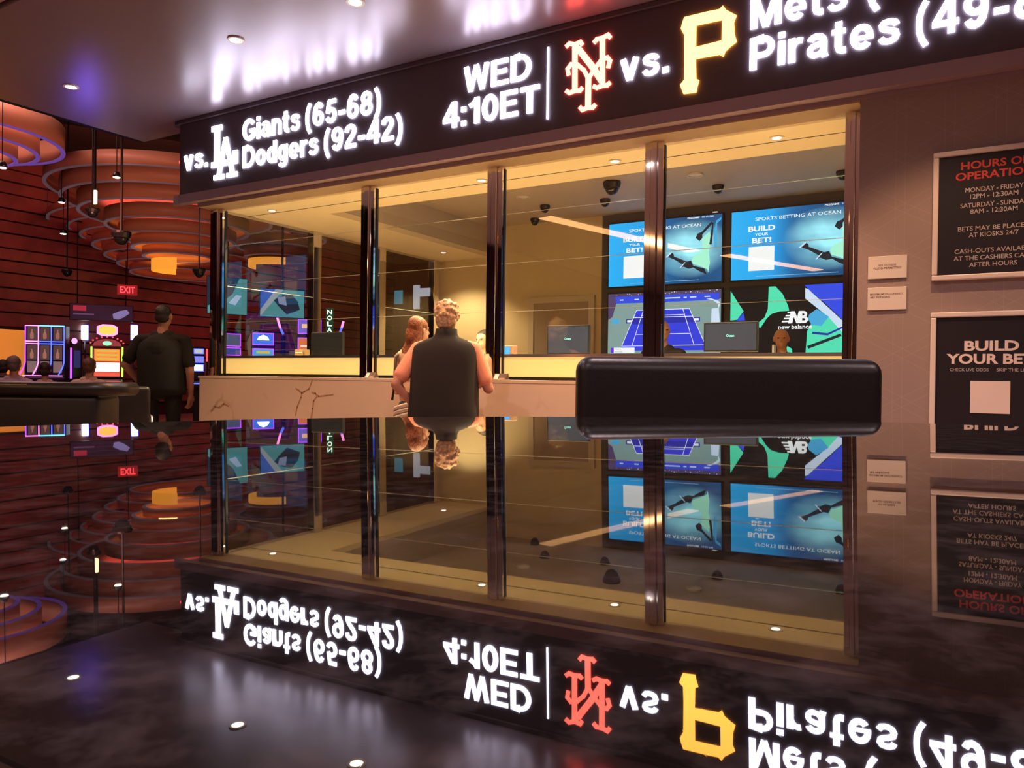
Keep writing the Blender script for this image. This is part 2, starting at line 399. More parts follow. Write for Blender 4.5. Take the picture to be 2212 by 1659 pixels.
    six = [(0.105, 0.32), (0.11, 0.53), (0.15, 0.74), (0.23, 0.87), (0.33, 0.915), (0.43, 0.88), (0.495, 0.76)]
    e6 = _arc(0.31, 0.32, 0.205, 0.235, 0, 360, 26)[:-1]
    add('6', 0.62, (six, 0.18, 0), (e6, 0.175, 1)); add('9', 0.62, ([(0.62 - x, 1 - y) for x, y in six], 0.18, 0), ([(0.62 - x, 1 - y) for x, y in e6], 0.175, 1))
    add('8', 0.62, (_arc(0.31, 0.725, 0.18, 0.19, 0, 360, 24)[:-1], 0.17, 1), (_arc(0.31, 0.30, 0.21, 0.215, 0, 360, 24)[:-1], 0.18, 1))
    return g
GLYPHS = _glyphs()
def stroke_prism(mb, pts, w, closed, a, b):
    n = len(pts); L = []; Rr = []
    for i in range(n):
        p = Vector(pts[i]); q0 = Vector(pts[i - 1]) if (closed or i) else None; q1 = Vector(pts[(i + 1) % n]) if (closed or i < n - 1) else None
        d0 = (p - q0).normalized() if q0 else None; d1 = (q1 - p).normalized() if q1 else None
        if d0 is None: d0 = d1
        if d1 is None: d1 = d0
        t = (d0 + d1).normalized(); nn = Vector((-t.y, t.x)); c = max(0.6, nn.dot(Vector((-d1.y, d1.x))))
        L.append((p + nn * (w[0] / 2 / c) * 1.0)); Rr.append((p - nn * (w[0] / 2 / c)))
    m = n if closed else n - 1
    for i in range(m):
        j = (i + 1) % n
        mb.add([(v.x, y, v.y) for y in (a, b) for v in (L[i], L[j], Rr[j], Rr[i])], [(0, 1, 2, 3), (7, 6, 5, 4), (0, 4, 5, 1), (2, 6, 7, 3)] + ([(0, 3, 7, 4)] if not closed and i == 0 else []) + ([(1, 5, 6, 2)] if not closed and i == m - 1 else []))
def led_text(s, x0, x1, zb, cap, a, b, m, parent):
    """bold grotesque lettering drawn from strokes, fitted between x0 and x1"""
    gap = 0.085; x = 0; pos = []
    for ch in s:
        if ch == ' ': x += 0.24; continue
        pos.append((ch, x)); x += GLYPHS[ch][0] + gap
    tot = x - gap; sx = (x1 - x0) / tot / cap
    for ch, px in pos:
        mb = MB()
        for pts, w, cl in GLYPHS[ch][1]:
            stroke_prism(mb, pts, (w,), cl, a, b)
        mb.v = [(x0 + (v[0] + px) * cap * sx, v[1], zb + v[2] * cap) for v in mb.v]
        mb.build('letter', m, parent)

# ------------------------------------------------------------------ room shell
o = MB().box(-24, 8, -14, 22, -0.1, 0).build('floor', M_CARPET); struct(o)
# low ceiling in front of the booth, satin paint that mirrors the sign softly
o = MB().box(-7.85, 8, 2.80, 5.20, 3.69, 3.80).build('ceiling', M_CEIL); struct(o)
o = MB().box(-7.85, 8, -14, 2.78, 3.72, 3.82).build('ceiling_near', M_CEIL2); struct(o)
o = MB().box(-24, -7.86, -14, 22, 6.0, 6.1).box(-7.95, -7.86, -14, 5.2, 3.70, 6.0).box(-7.86, 8, 5.2, 22, 3.85, 3.95).build('ceiling_high', M_DCEIL); struct(o)
o = MB().box(-24, 8, -14.1, -14, 0, 6).build('wall_rear', mat('rear_wall_paint', (0.42, 0.27, 0.25), 0.7)); struct(o)
o = MB().box(8, 8.1, -14, 22, 0, 6).build('wall_right', mat('right_wall_paint', (0.16, 0.12, 0.12), 0.7)); struct(o)
o = MB().box(-24, 8, 22, 22.1, 0, 6).build('wall_far', mat('far_wall_paint', (0.16, 0.045, 0.04), 0.7)); struct(o)
# wallpapered wall right of the booth and the bulkhead above
wall_front = struct(MB().box(-0.50, 8, 5.03, 5.22, 0, 2.8145).build('wall_front', WALLPAPER))
o = MB().box(-6.70, 8, 5.03, 5.20, 2.815, 3.69).build('wall_bulkhead', M_BULK); struct(o)
MB().box(-6.69, -0.505, 5.032, 5.30, 2.805, 2.8145).build('soffit', M_SOFFIT, o)
# far casino wall: mahogany planks with dark grooves
wl = struct(MB().box(-18.3, -18.06, -14, 22, 0, 6).build('wall_left', M_GROOVE))
zz = 0.35
k = 0
while zz < 5.9:
    h = 0.27 if k % 3 else 0.33
    MB().box(-18.06, -18.0 + 0.02 * (k % 2), -14, 22, zz, zz + h - 0.035).build('plank', M_PLANK, wl)
    zz += h; k += 1

# ------------------------------------------------------------------ betting booth shell
MB_ = MB().box(-6.70, -0.30, 5.30, 5.90, 2.81, 2.87).box(-6.70, -5.71, 5.90, 9.2, 2.81, 2.87)
struct(MB_.build('ceiling_booth', M_BCEIL))
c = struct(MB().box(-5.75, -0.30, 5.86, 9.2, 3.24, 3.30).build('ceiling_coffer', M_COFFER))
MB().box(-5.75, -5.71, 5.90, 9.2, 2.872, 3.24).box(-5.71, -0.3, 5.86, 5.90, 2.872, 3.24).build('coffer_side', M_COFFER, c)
MB().box(-6.6, -0.42, 5.595, 5.60, 2.806, 2.8098).build('seam', M_DPANEL, c)
wb = struct(MB().box(-6.62, -0.30, 9.14, 9.24, 0, 3.24).build('wall_back', M_BWALL))
MB().box(-3.98, -0.32, 9.125, 9.139, 0.9, 3.235).build('dark_panel', M_DPANEL, wb)
struct(MB().box(-0.42, -0.30, 5.23, 9.14, 0, 3.24).build('wall_booth_right', M_BWALL))
d = struct(MB().box(-4.98, -4.15, 9.10, 9.139, 0, 2.12).build('door_1', mat('booth_door', (0.30, 0.22, 0.15), 0.5)))
MB().box(-5.06, -4.98, 9.09, 9.139, 0, 2.20).box(-4.15, -4.07, 9.09, 9.139, 0, 2.20).box(-4.98, -4.15, 9.09, 9.139, 2.12, 2.20).build('door_casing', mat('door_casing_paint', (0.50, 0.40, 0.28), 0.5), d)
MB().tube([(-4.22, 9.06, 1.0), (-4.34, 9.06, 1.0)], 0.012).tube([(-4.22, 9.10, 1.0), (-4.22, 9.055, 1.0)], 0.012).build('door_handle', M_STEEL, d)

# marble counter (front panel + top slab)
ct = thing('marble_counter', 'long white marble service counter with brown veins under the booth windows', 'counter', (-3.6, 5.2, 0))
fp = MB().box(-6.645, -0.56, 5.03, 5.09, 0.08, 1.055).build('front_panel', MARBLE, ct)
MB().box(-6.665, -0.54, 5.027, 5.50, 1.056, 1.078).build('countertop', MARBLE, ct)
MB().box(-6.60, -0.60, 5.09, 5.40, 0.0, 1.055).build('carcass', mat('counter_carcass', (0.2, 0.15, 0.1), 0.7), ct)
def vein(pts, w):
    v = MB()
    for i, ((p, q), ww) in enumerate(zip(zip(pts[:-1], pts[1:]), w)):
        v.ribbon([p, q], ww, 5.0285, 5.0305)
    return v
M_VEIN = mat('marble_vein', (0.40, 0.25, 0.14), 0.3)
for pts in ([(-5.06, 1.05), (-5.10, 0.97), (-5.16, 0.945), (-5.19, 0.93), (-5.20, 0.89), (-5.25, 0.80), (-5.27, 0.72)],
            [(-5.19, 0.93), (-5.23, 0.955), (-5.27, 0.972)],
            [(-4.80, 0.925), (-4.88, 0.915), (-4.98, 0.905), (-5.02, 0.93), (-5.06, 0.94)],
            [(-5.00, 0.905), (-5.04, 0.86), (-5.05, 0.79), (-5.07, 0.70)],
            [(-6.20, 0.78), (-6.27, 0.80), (-6.34, 0.76), (-6.40, 0.77), (-6.46, 0.72)]):
    vein(pts, [random.uniform(0.010, 0.020) for _ in pts]).build('vein', M_VEIN, ct)

# chrome mullions on the counter
COLX = [(-6.70, -6.50), (-4.635, -4.475), (-3.285, -3.135), (-1.935, -1.79), (-0.60, -0.505)]
for i, (a, b) in enumerate(COLX):
    w = b - a; t = struct_empty('trim_%d' % (i + 1), ((a + b) / 2, 5.2, 1.078))
    z0, z1 = 1.079, 2.804
    MB().box(a, a + w * 0.32, 5.19, 5.2425, z0, z1).build('left_strip', M_CHROME, t)
    MB().rbox(a + w * 0.33, a + w * 0.66, 5.165, 5.2425, z0, z1, 0.004, 2).build('centre_strip', M_CHROME, t)
    MB().box(a + w * 0.67, b - w * 0.04, 5.185, 5.2425, z0, z1).build('right_strip', M_CHROME, t)
    MB().box(b - w * 0.04, b, 5.215, 5.2425, z0, z1 - 0.02).build('gasket', M_BLACKP, t)
SIDEY = [6.56, 7.75, 8.96]
for i, y in enumerate(SIDEY):
    t = struct_empty('trim_%d' % (i + 6), (-6.58, y, 1.078))
    MB().rbox(-6.63, -6.53, y - 0.065, y + 0.065, 1.09, 2.808, 0.004, 2).build('mullion', M_CHROME, t)
    MB().box(-6.60, -6.56, y + 0.066, y + 0.085, 1.09, 2.80).build('gasket', M_BLACKP, t)
# side wall below glass
struct(MB().box(-6.66, -6.50, 5.52, 9.14, 0, 1.085).build('wall_booth_left', MARBLE))

# glazed bays: stacked panes with open joints, cream backlit panel at the foot
ZJ = [1.290, 1.632, 2.024, 2.424, 2.800]
M_CREAM = mat('backlit_cream_panel', (0.72, 0.56, 0.25), 0.3, emit=(0.80, 0.56, 0.17), strength=0.62)
M_EDGE = mat('polished_glass_edge', (0.70, 0.72, 0.62), 0.15, emit=(0.55, 0.50, 0.36), strength=0.0)
for i in range(4):
    x0 = COLX[i][1] + 0.004; x1 = COLX[i + 1][0] - 0.004
    w = struct_empty('window_%d' % (i + 1), ((x0 + x1) / 2, 5.25, 1.078))
    for j in range(4):
        MB().box(x0, x1, 5.244, 5.252, ZJ[j] + 0.003, ZJ[j + 1] - 0.003).build('pane', GLASS, w)
        if j: MB().box(x0, x1, 5.2435, 5.2525, ZJ[j] - 0.0012, ZJ[j] + 0.0012).build('joint', M_EDGE, w)
    MB().box(x0, x1, 5.235, 5.262, 1.105, 1.262).build('cream_panel', M_CREAM, w)
    MB().box(x0, x1, 5.225, 5.275, 1.263, 1.287).build('sill_rail', M_STEEL, w)
    MB().box(x0, x1, 5.225, 5.275, 1.079, 1.104).build('foot_rail', M_DARKMET, w)
SY = [5.31, 6.56, 7.75, 8.96]
for i in range(3):
    y0 = SY[i] + (0.0 if i == 0 else 0.09); y1 = SY[i + 1] - 0.067
    w = struct_empty('window_%d' % (i + 5), (-6.58, (y0 + y1) / 2, 1.09))
    for z0, z1 in ((1.09, 2.02), (2.026, 2.806)):
        MB().box(-6.584, -6.576, y0, y1, z0, z1).build('pane', GLASS, w)
    MB().box(-6.585, -6.575, y0, y1, 2.021, 2.025).build('joint', M_EDGE, w)

# booth desk
dk = thing('booth_desk', 'tan teller desk running behind the glass of the booth', 'desk', (-3.5, 6.0, 0))
MB().box(-6.45, -0.62, 5.50, 6.35, 1.02, 1.06).build('desk_top', mat('desk_laminate', (0.74, 0.62, 0.42), 0.4), dk)
MB().box(-6.40, -0.66, 5.55, 6.30, 0.0, 1.02).build('desk_base', mat('desk_base_laminate', (0.3, 0.22, 0.14), 0.5), dk)
ZD = 1.06
# ------------------------------------------------------------------ ceiling lights
def downlight(x, y, z, label, r=0.065):
    t = thing('ceiling_downlight', label, 'light', (x, y, z), group='recessed downlights')
    MB().band((x, y, z - 0.008), r, 0.0075, 0.018, n=28).build('trim_ring', M_TRIMW, t)
    MB().lathe([(0.001, -0.006), (r - 0.02, -0.006), (r - 0.02, -0.001), (0.001, -0.001)], (x, y, z), 20).build('bulb', M_LAMP, t)
NAMES = ['farthest left, above the black table', 'above the lettering beside the monogram', 'nearest the top edge of the picture', 'out over the weekday lettering', 'out over the red monogram', 'out over the gold letter']
for x, n in zip(DOWN_X, NAMES):
    downlight(x, 3.95 if x > -6 else 3.87, 3.69, 'round recessed downlight in mauve ceiling, ' + n)
BN = ['by the left glass corner', 'behind the second chrome mullion', 'left of the third chrome mullion', 'left of the fourth chrome mullion', 'above the sports screens', 'at the far left corner of the booth']
for (x, y), n in zip(BOOTH_DOWN, BN):
    downlight(x, y, 2.81, 'small recessed downlight in yellow booth ceiling, ' + n, 0.05)
for i, (x, y) in enumerate(AMBIENT_DOWN):
    downlight(x, y, 3.72, 'added ambient downlight in pale ceiling behind the viewpoint, row %s, place %s' % (('one', 'two', 'three')[i // 4], ('one', 'two', 'three', 'four')[i % 4]))
for (x, y), n in zip(((-4.38, 7.71), (-2.33, 7.72)), ('left', 'right')):
    t = thing('ceiling_speaker', 'flat white disc on the grey booth ceiling, %s of the two' % n, 'speaker', (x, y, 3.24), group='ceiling discs')
    MB().lathe([(0.001, -0.012), (0.06, -0.012), (0.075, -0.001), (0.001, -0.001)], (x, y, 3.24), 20).build('grille', M_WHITE, t)
    MB().band((x, y, 3.22), 0.08, 0.019, 0.01, n=24).build('ring', M_TRIMW, t)
def dome_camera(x, y, z, s, label, drop=0.0):
    t = thing('dome_camera', label, 'camera', (x, y, z), group='dome cameras')
    if drop: MB().tube([(x, y, z), (x, y, z - drop)], 0.013 * s, 10).build('stem', M_DARKMET, t)
    zz = z - drop
    MB().lathe([(0.001, 0.0), (0.095 * s, 0.0), (0.10 * s, -0.02 * s), (0.085 * s, -0.07 * s), (0.001, -0.07 * s)], (x, y, zz - 0.001), 18).build('housing', M_DARKMET, t)
    MB().ell((x, y, zz - 0.07 * s), (0.075 * s, 0.075 * s, 0.075 * s)).build('dome', mat('smoked_dome', (0.01, 0.01, 0.012), 0.06), t, True)

# ------------------------------------------------------------------ LED sign
sg = thing('led_sign', 'long black LED scoreboard sign with glowing white baseball scores above the booth', 'sign', (-2, 4.99, 2.93))
MB().box(-6.885, 4.0, 4.955, 5.028, 2.935, 3.688).build('face', M_SIGN, sg)
prof = [(-7.02, 4.98), (-6.98, 4.955), (-6.90, 4.945), (4.0, 4.945), (4.0, 5.028), (-7.02, 5.028)]
MB().prism(prof, 2.845, 2.933, 'Z').build('lower_ledge', M_BULK, sg)
prof2 = [(-6.99, 4.965), (-6.95, 4.94), (-6.88, 4.930), (4.0, 4.930), (4.0, 4.954), (-6.99, 4.954)]
MB().prism([(-6.99, 4.97), (-6.95, 4.94), (-6.88, 4.930), (4.0, 4.930), (4.0, 4.9545), (-6.88, 4.9545), (-6.886, 5.028), (-6.99, 5.028)], 3.655, 3.687, 'Z').build('upper_ledge', M_SIGN, sg)
LW = glow('led_white', (0.78, 0.79, 1.0), 13)
LR = glow('led_red', (1.0, 0.105, 0.072), 11)
LG = glow('led_gold', (1.0, 0.40, 0.055), 11)
YS = 4.945
for s, x0, x1, zb, cap in (('vs.', -6.81, -6.447, 3.172, 0.205), ('Giants (65-68)', -5.932, -4.216, 3.340, 0.208), ('Dodgers (92-42)', -5.931, -3.979, 3.085, 0.205),
                           ('WED', -3.365, -2.755, 3.350, 0.198), ('4:10ET', -3.563, -2.683, 3.090, 0.204), ('vs.', -2.04, -1.686, 3.190, 0.205),
                           ('Mets', -1.146, -0.57, 3.357, 0.205), ('(', -0.47, -0.395, 3.357, 0.205), ('Pirates', -1.147, -0.286, 3.094, 0.203), ('(49-8', -0.207, 0.395, 3.092, 0.203)):
    led_text(s, x0, x1, zb, cap, YS, 4.954, LW, sg)
MB().box(-2.620, -2.608, YS, 4.954, 3.022, 3.552).build('divider_bar', LW, sg)
P_OUT = [(-1.582, 3.535), (-1.425, 3.536), (-1.345, 3.533), (-1.324, 3.551), (-1.303, 3.518), (-1.236, 3.468), (-1.252, 3.428), (-1.248, 3.354), (-1.232, 3.298), (-1.278, 3.271), (-1.304, 3.251), (-1.319, 3.219), (-1.34, 3.237), (-1.501, 3.241), (-1.496, 3.103), (-1.475, 3.094), (-1.488, 3.054), (-1.495, 3.017), (-1.58, 3.022), (-1.604, 3.086), (-1.578, 3.113), (-1.576, 3.21), (-1.58, 3.416), (-1.604, 3.464), (-1.596, 3.495)]
P_HOLE = [(-1.501, 3.463), (-1.328, 3.461), (-1.328, 3.325), (-1.501, 3.318)]
def poly_hole(outer, hole, a, b):
    bm = bmesh.new(); es = []
    for loop in (outer, hole):
        vs = [bm.verts.new((p[0], a, p[1])) for p in loop]
        es += [bm.edges.new((vs[i], vs[(i + 1) % len(vs)])) for i in range(len(vs))]
    bmesh.ops.triangle_fill(bm, edges=es, use_beauty=True)
    g = bmesh.ops.extrude_face_region(bm, geom=bm.faces[:])
    bmesh.ops.translate(bm, vec=(0, b - a, 0), verts=[v for v in g['geom'] if isinstance(v, bmesh.types.BMVert)])
    return MB().bm(bm)
poly_hole(P_OUT, P_HOLE, YS, 4.954).build('gold_monogram', LG, sg)
ny = MB()
for pts, w in (([(-2.395, 3.531), (-2.391, 3.191)], 0.040), ([(-2.179, 3.53), (-2.174, 3.189)], 0.040), ([(-2.392, 3.505), (-2.359, 3.477), (-2.265, 3.352), (-2.181, 3.224)], 0.046),
               ([(-2.462, 3.528), (-2.44, 3.543), (-2.395, 3.525), (-2.351, 3.535), (-2.339, 3.516)], 0.030), ([(-2.24, 3.51), (-2.222, 3.527), (-2.179, 3.526), (-2.136, 3.539), (-2.121, 3.519)], 0.030),
               ([(-2.457, 3.199), (-2.435, 3.182), (-2.391, 3.189), (-2.35, 3.184), (-2.335, 3.198)], 0.030), ([(-2.24, 3.193), (-2.217, 3.18), (-2.174, 3.187), (-2.136, 3.184), (-2.12, 3.195)], 0.030),
               ([(-2.444, 3.32), (-2.452, 3.36), (-2.424, 3.388), (-2.372, 3.374), (-2.32, 3.325), (-2.284, 3.259)], 0.030), ([(-2.13, 3.313), (-2.118, 3.352), (-2.138, 3.379), (-2.179, 3.377), (-2.223, 3.332), (-2.284, 3.258)], 0.030),
               ([(-2.284, 3.276), (-2.284, 3.058)], 0.042), ([(-2.346, 3.061), (-2.33, 3.041), (-2.286, 3.049), (-2.247, 3.044), (-2.231, 3.058)], 0.030)):
    ny.ribbon(pts, w, YS, 4.954)
ny.build('red_monogram', LR, sg)
la = MB()
for pts, w in (([(-6.305, 3.529), (-6.305, 3.17)], 0.075), ([(-6.37, 3.530), (-6.25, 3.530)], 0.050), ([(-6.37, 3.172), (-6.03, 3.172)], 0.055), ([(-6.035, 3.254), (-6.035, 3.165)], 0.066),
               ([(-6.180, 3.40), (-6.275, 3.06)], 0.055), ([(-6.175, 3.40), (-6.075, 3.06)], 0.055), ([(-6.335, 3.043), (-6.21, 3.043)], 0.045), ([(-6.145, 3.043), (-6.02, 3.043)], 0.045)):
    la.ribbon(pts, w, YS, 4.954)
la.build('white_monogram', LW, sg)
MB().box(-6.905, -6.887, 4.96, 4.975, 3.265, 3.290).build('red_indicator', glow('indicator_red', (1, 0.05, 0.05), 4), sg)

# ------------------------------------------------------------------ posters and plates on the wallpaper wall
TXT_R = mat('poster_red_ink', (0.55, 0.05, 0.04), 0.5, emit=(1, 0.08, 0.06), strength=0.05)
TXT_G = mat('poster_grey_ink', (0.50, 0.44, 0.45), 0.5)
TXT_W = mat('poster_white_ink', (0.85, 0.74, 0.72), 0.5)
TXT_D = mat('plate_ink', (0.22, 0.12, 0.11), 0.5)
def poster(name, label, z0, z1):
    t = thing(name, label, 'poster', (0.205, 5.0, z0))
    x0, x1 = -0.105, 0.515
    MB().box(x0 + 0.03, x1 - 0.03, 5.006, 5.026, z0 + 0.03, z1 - 0.03).build('print', M_POSTER, t)
    for nm, a in (('frame_rail', (x0, x1, z0, z0 + 0.03)), ('frame_rail', (x0, x1, z1 - 0.03, z1)), ('frame_rail', (x0, x0 + 0.03, z0 + 0.031, z1 - 0.031)), ('frame_rail', (x1 - 0.03, x1, z0 + 0.031, z1 - 0.031))):
        MB().rbox(a[0], a[1], 4.992, 5.028, a[2], a[3], 0.006, 2).build(nm, M_PALEFRAME, t)
    return t
t = poster('hours_poster', 'black framed hours of operation poster with red heading on patterned wall', 1.690, 2.430)
for s, x0, zb, cap, m_ in (('HOURS OF', 0.034, 2.316, 0.044, TXT_R), ('OPERATION', 0.008, 2.256, 0.044, TXT_R), ('MONDAY - FRIDAY', 0.057, 2.185, 0.026, TXT_G), ('12PM - 12:30AM', 0.081, 2.147, 0.026, TXT_G),
                           ('SATURDAY - SUNDAY', 0.034, 2.098, 0.026, TXT_G), ('8AM - 12:30AM', 0.083, 2.061, 0.026, TXT_G), ('BETS MAY BE PLACED', 0.024, 1.966, 0.025, TXT_G), ('AT KIOSKS 24/7', 0.077, 1.929, 0.025, TXT_G),
                           ('CASH-OUTS AVAILABLE', 0.009, 1.839, 0.025, TXT_G), ('AT THE CASHIERS CAGE', 0.005, 1.799, 0.025, TXT_G), ('AFTER HOURS', 0.081, 1.760, 0.025, TXT_G)):
    lettering(s, x0, 0.41 - x0 - 0.02, zb, cap, 5.0045, m_, t, 0.024 if m_ is TXT_R else 0.010)
t = poster('build_poster', 'black framed build your bet poster with plain white square on patterned wall', 0.766, 1.506)
lettering('BUILD', 0.065, 0.326, 1.283, 0.057, 5.0045, TXT_W, t, 0.035)
lettering('YOUR BET!', -0.022, 0.415, 1.209, 0.057, 5.0045, TXT_W, t, 0.035)
lettering('CHECK LIVE ODDS', -0.005, 0.185, 1.167, 0.017, 5.0045, TXT_G, t, 0.008)
lettering('SKIP THE LINE', 0.222, 0.385, 1.167, 0.017, 5.0045, TXT_G, t, 0.008)
MB().box(0.098, 0.288, 5.003, 5.0055, 0.930, 1.112).build('white_square', TXT_W, t)
for nm, lab, z0, z1, lines in (('wall_plate', 'pale plaque about outside food, upper of two beside the right mullion', 1.720, 1.856, (('NO OUTSIDE', -0.385, -0.290, 1.795), ('FOOD PERMITTED', -0.410, -0.262, 1.777))),
                               ('wall_plate', 'pale plaque about maximum occupancy, lower of two beside the right mullion', 1.532, 1.668, (('MAXIMUM OCCUPANCY', -0.428, -0.250, 1.622), ('487 PERSONS', -0.428, -0.320, 1.604)))):
    t = thing(nm, lab, 'plaque', (-0.337, 5.02, z0), group='wall plaques')
    MB().rbox(-0.442, -0.232, 5.016, 5.028, z0, z1, 0.002, 1).build('plate', M_WHITE, t)
    for s, a, b, zb in lines: lettering(s, a, b, zb, 0.011, 5.0150, TXT_D, t, 0.012)

# ------------------------------------------------------------------ televisions in the booth
def screen_mat(name, build):
    m = bpy.data.materials.new(name); m.use_nodes = True; nt = m.node_tree
    b = nt.nodes['Principled BSDF']; b.inputs['Roughness'].default_value = 0.25; b.inputs['Base Color'].default_value = (0.01, 0.01, 0.01, 1)
    tc = nt.nodes.new('ShaderNodeTexCoord'); b.inputs['Emission Strength'].default_value = 1.2
    nt.links.new(build(nt, tc), b.inputs['Emission Color'])
    return m
def ad_nodes(nt, tc):
    sep = nt.nodes.new('ShaderNodeSeparateXYZ'); nt.links.new(tc.outputs['Generated'], sep.inputs[0])
    r = nt.nodes.new('ShaderNodeValToRGB'); cr = r.color_ramp
    cr.elements[0].position = 0.0; cr.elements[0].color = (0.015, 0.42, 0.90, 1)
    cr.elements[1].position = 1.0; cr.elements[1].color = (0.01, 0.09, 0.24, 1)
    for p, c in ((0.32, (0.010, 0.34, 0.80, 1)), (0.48, (0.006, 0.12, 0.34, 1)), (0.75, (0.006, 0.06, 0.18, 1))):
        e = cr.elements.new(p); e.color = c
    nt.links.new(sep.outputs['X'], r.inputs[0])
    mp = nt.nodes.new('ShaderNodeMapping'); mp.inputs['Location'].default_value = (-0.74, -0.5, -0.52); nt.links.new(tc.outputs['Generated'], mp.inputs[0])
    mp2 = nt.nodes.new('ShaderNodeMapping'); mp2.inputs['Scale'].default_value = (2.9, 1, 2.2); nt.links.new(mp.outputs[0], mp2.inputs[0])
    mp2.vector_type = 'POINT'
    g = nt.nodes.new('ShaderNodeTexGradient'); g.gradient_type = 'SPHERICAL'
    sx = nt.nodes.new('ShaderNodeSeparateXYZ'); nt.links.new(mp2.outputs[0], sx.inputs[0])
    cb = nt.nodes.new('ShaderNodeCombineXYZ'); nt.links.new(sx.outputs['X'], cb.inputs['X']); nt.links.new(sx.outputs['Z'], cb.inputs['Z'])
    nt.links.new(cb.outputs[0], g.inputs[0])
    n = nt.nodes.new('ShaderNodeTexNoise'); n.inputs['Scale'].default_value = 4; nt.links.new(tc.outputs['Generated'], n.inputs[0])
    mu = nt.nodes.new('ShaderNodeMath'); mu.operation = 'MULTIPLY'; nt.links.new(g.outputs['Fac'], mu.inputs[0]); nt.links.new(n.outputs['Fac'], mu.inputs[1])
    mu2 = nt.nodes.new('ShaderNodeMath'); mu2.operation = 'MULTIPLY'; mu2.inputs[1].default_value = 2.3; mu2.use_clamp = True; nt.links.new(mu.outputs[0], mu2.inputs[0])
    mx = nt.nodes.new('ShaderNodeMix'); mx.data_type = 'RGBA'; nt.links.new(mu2.outputs[0], mx.inputs['Factor']); nt.links.new(r.outputs[0], mx.inputs['A'])
    mx.inputs['B'].default_value = (0.36, 0.88, 1.0, 1)
    return mx.outputs['Result']
AD = screen_mat('screen_betting_ad', ad_nodes)
def flat(name, c, s=1.0): return glow('screen_' + name, c, s)
S_WHITE = flat('white', (0.92, 0.97, 1.0), 1.0); S_MINT = flat('mint', (0.08, 0.78, 0.50)); S_MINT2 = flat('pale_mint', (0.40, 0.95, 0.72)); S_BLACK = flat('black', (0.004, 0.005, 0.008))
S_DARK = flat('dark_navy', (0.012, 0.02, 0.03)); S_BLUE = flat('blue', (0.03, 0.075, 0.85)); S_BLUE2 = flat('court_blue', (0.03, 0.05, 0.80)); S_NET = flat('net_blue', (0.018, 0.03, 0.42))
S_GREY = flat('court_grey', (0.22, 0.36, 0.36)); S_CYAN = flat('cyan', (0.06, 0.42, 0.80)); S_PURPLE = flat('purple', (0.14, 0.03, 0.80)); S_CROWD = flat('crowd', (0.09, 0.06, 0.16)); S_TAN = flat('tan', (0.35, 0.22, 0.18))
S_FAINT = flat('faint_text', (0.22, 0.50, 0.72)); S_PALEBLUE = flat('pale_blue', (0.62, 0.78, 1.0))
TVY = 9.075
def tv(x0, z0, label, smat, w=1.46, h=0.81):
    t = thing('wall_tv', label, 'television', (x0 + w / 2, TVY, z0), group='booth televisions')
    MB().box(x0 - 0.018, x0 + w + 0.018, TVY + 0.004, TVY + 0.05, z0 - 0.018, z0 + h + 0.018).build('bezel', M_BLACKP, t)
    s = MB().box(x0, x0 + w, TVY, TVY + 0.0035, z0, z0 + h).build('screen', smat, t)
    return t, s
def poly(s, pts, m, layer=1, name='graphic'):
    return MB().add([(p[0], TVY - 0.0012 * layer, p[1]) for p in pts], [tuple(range(len(pts)))]).build(name, m, s)
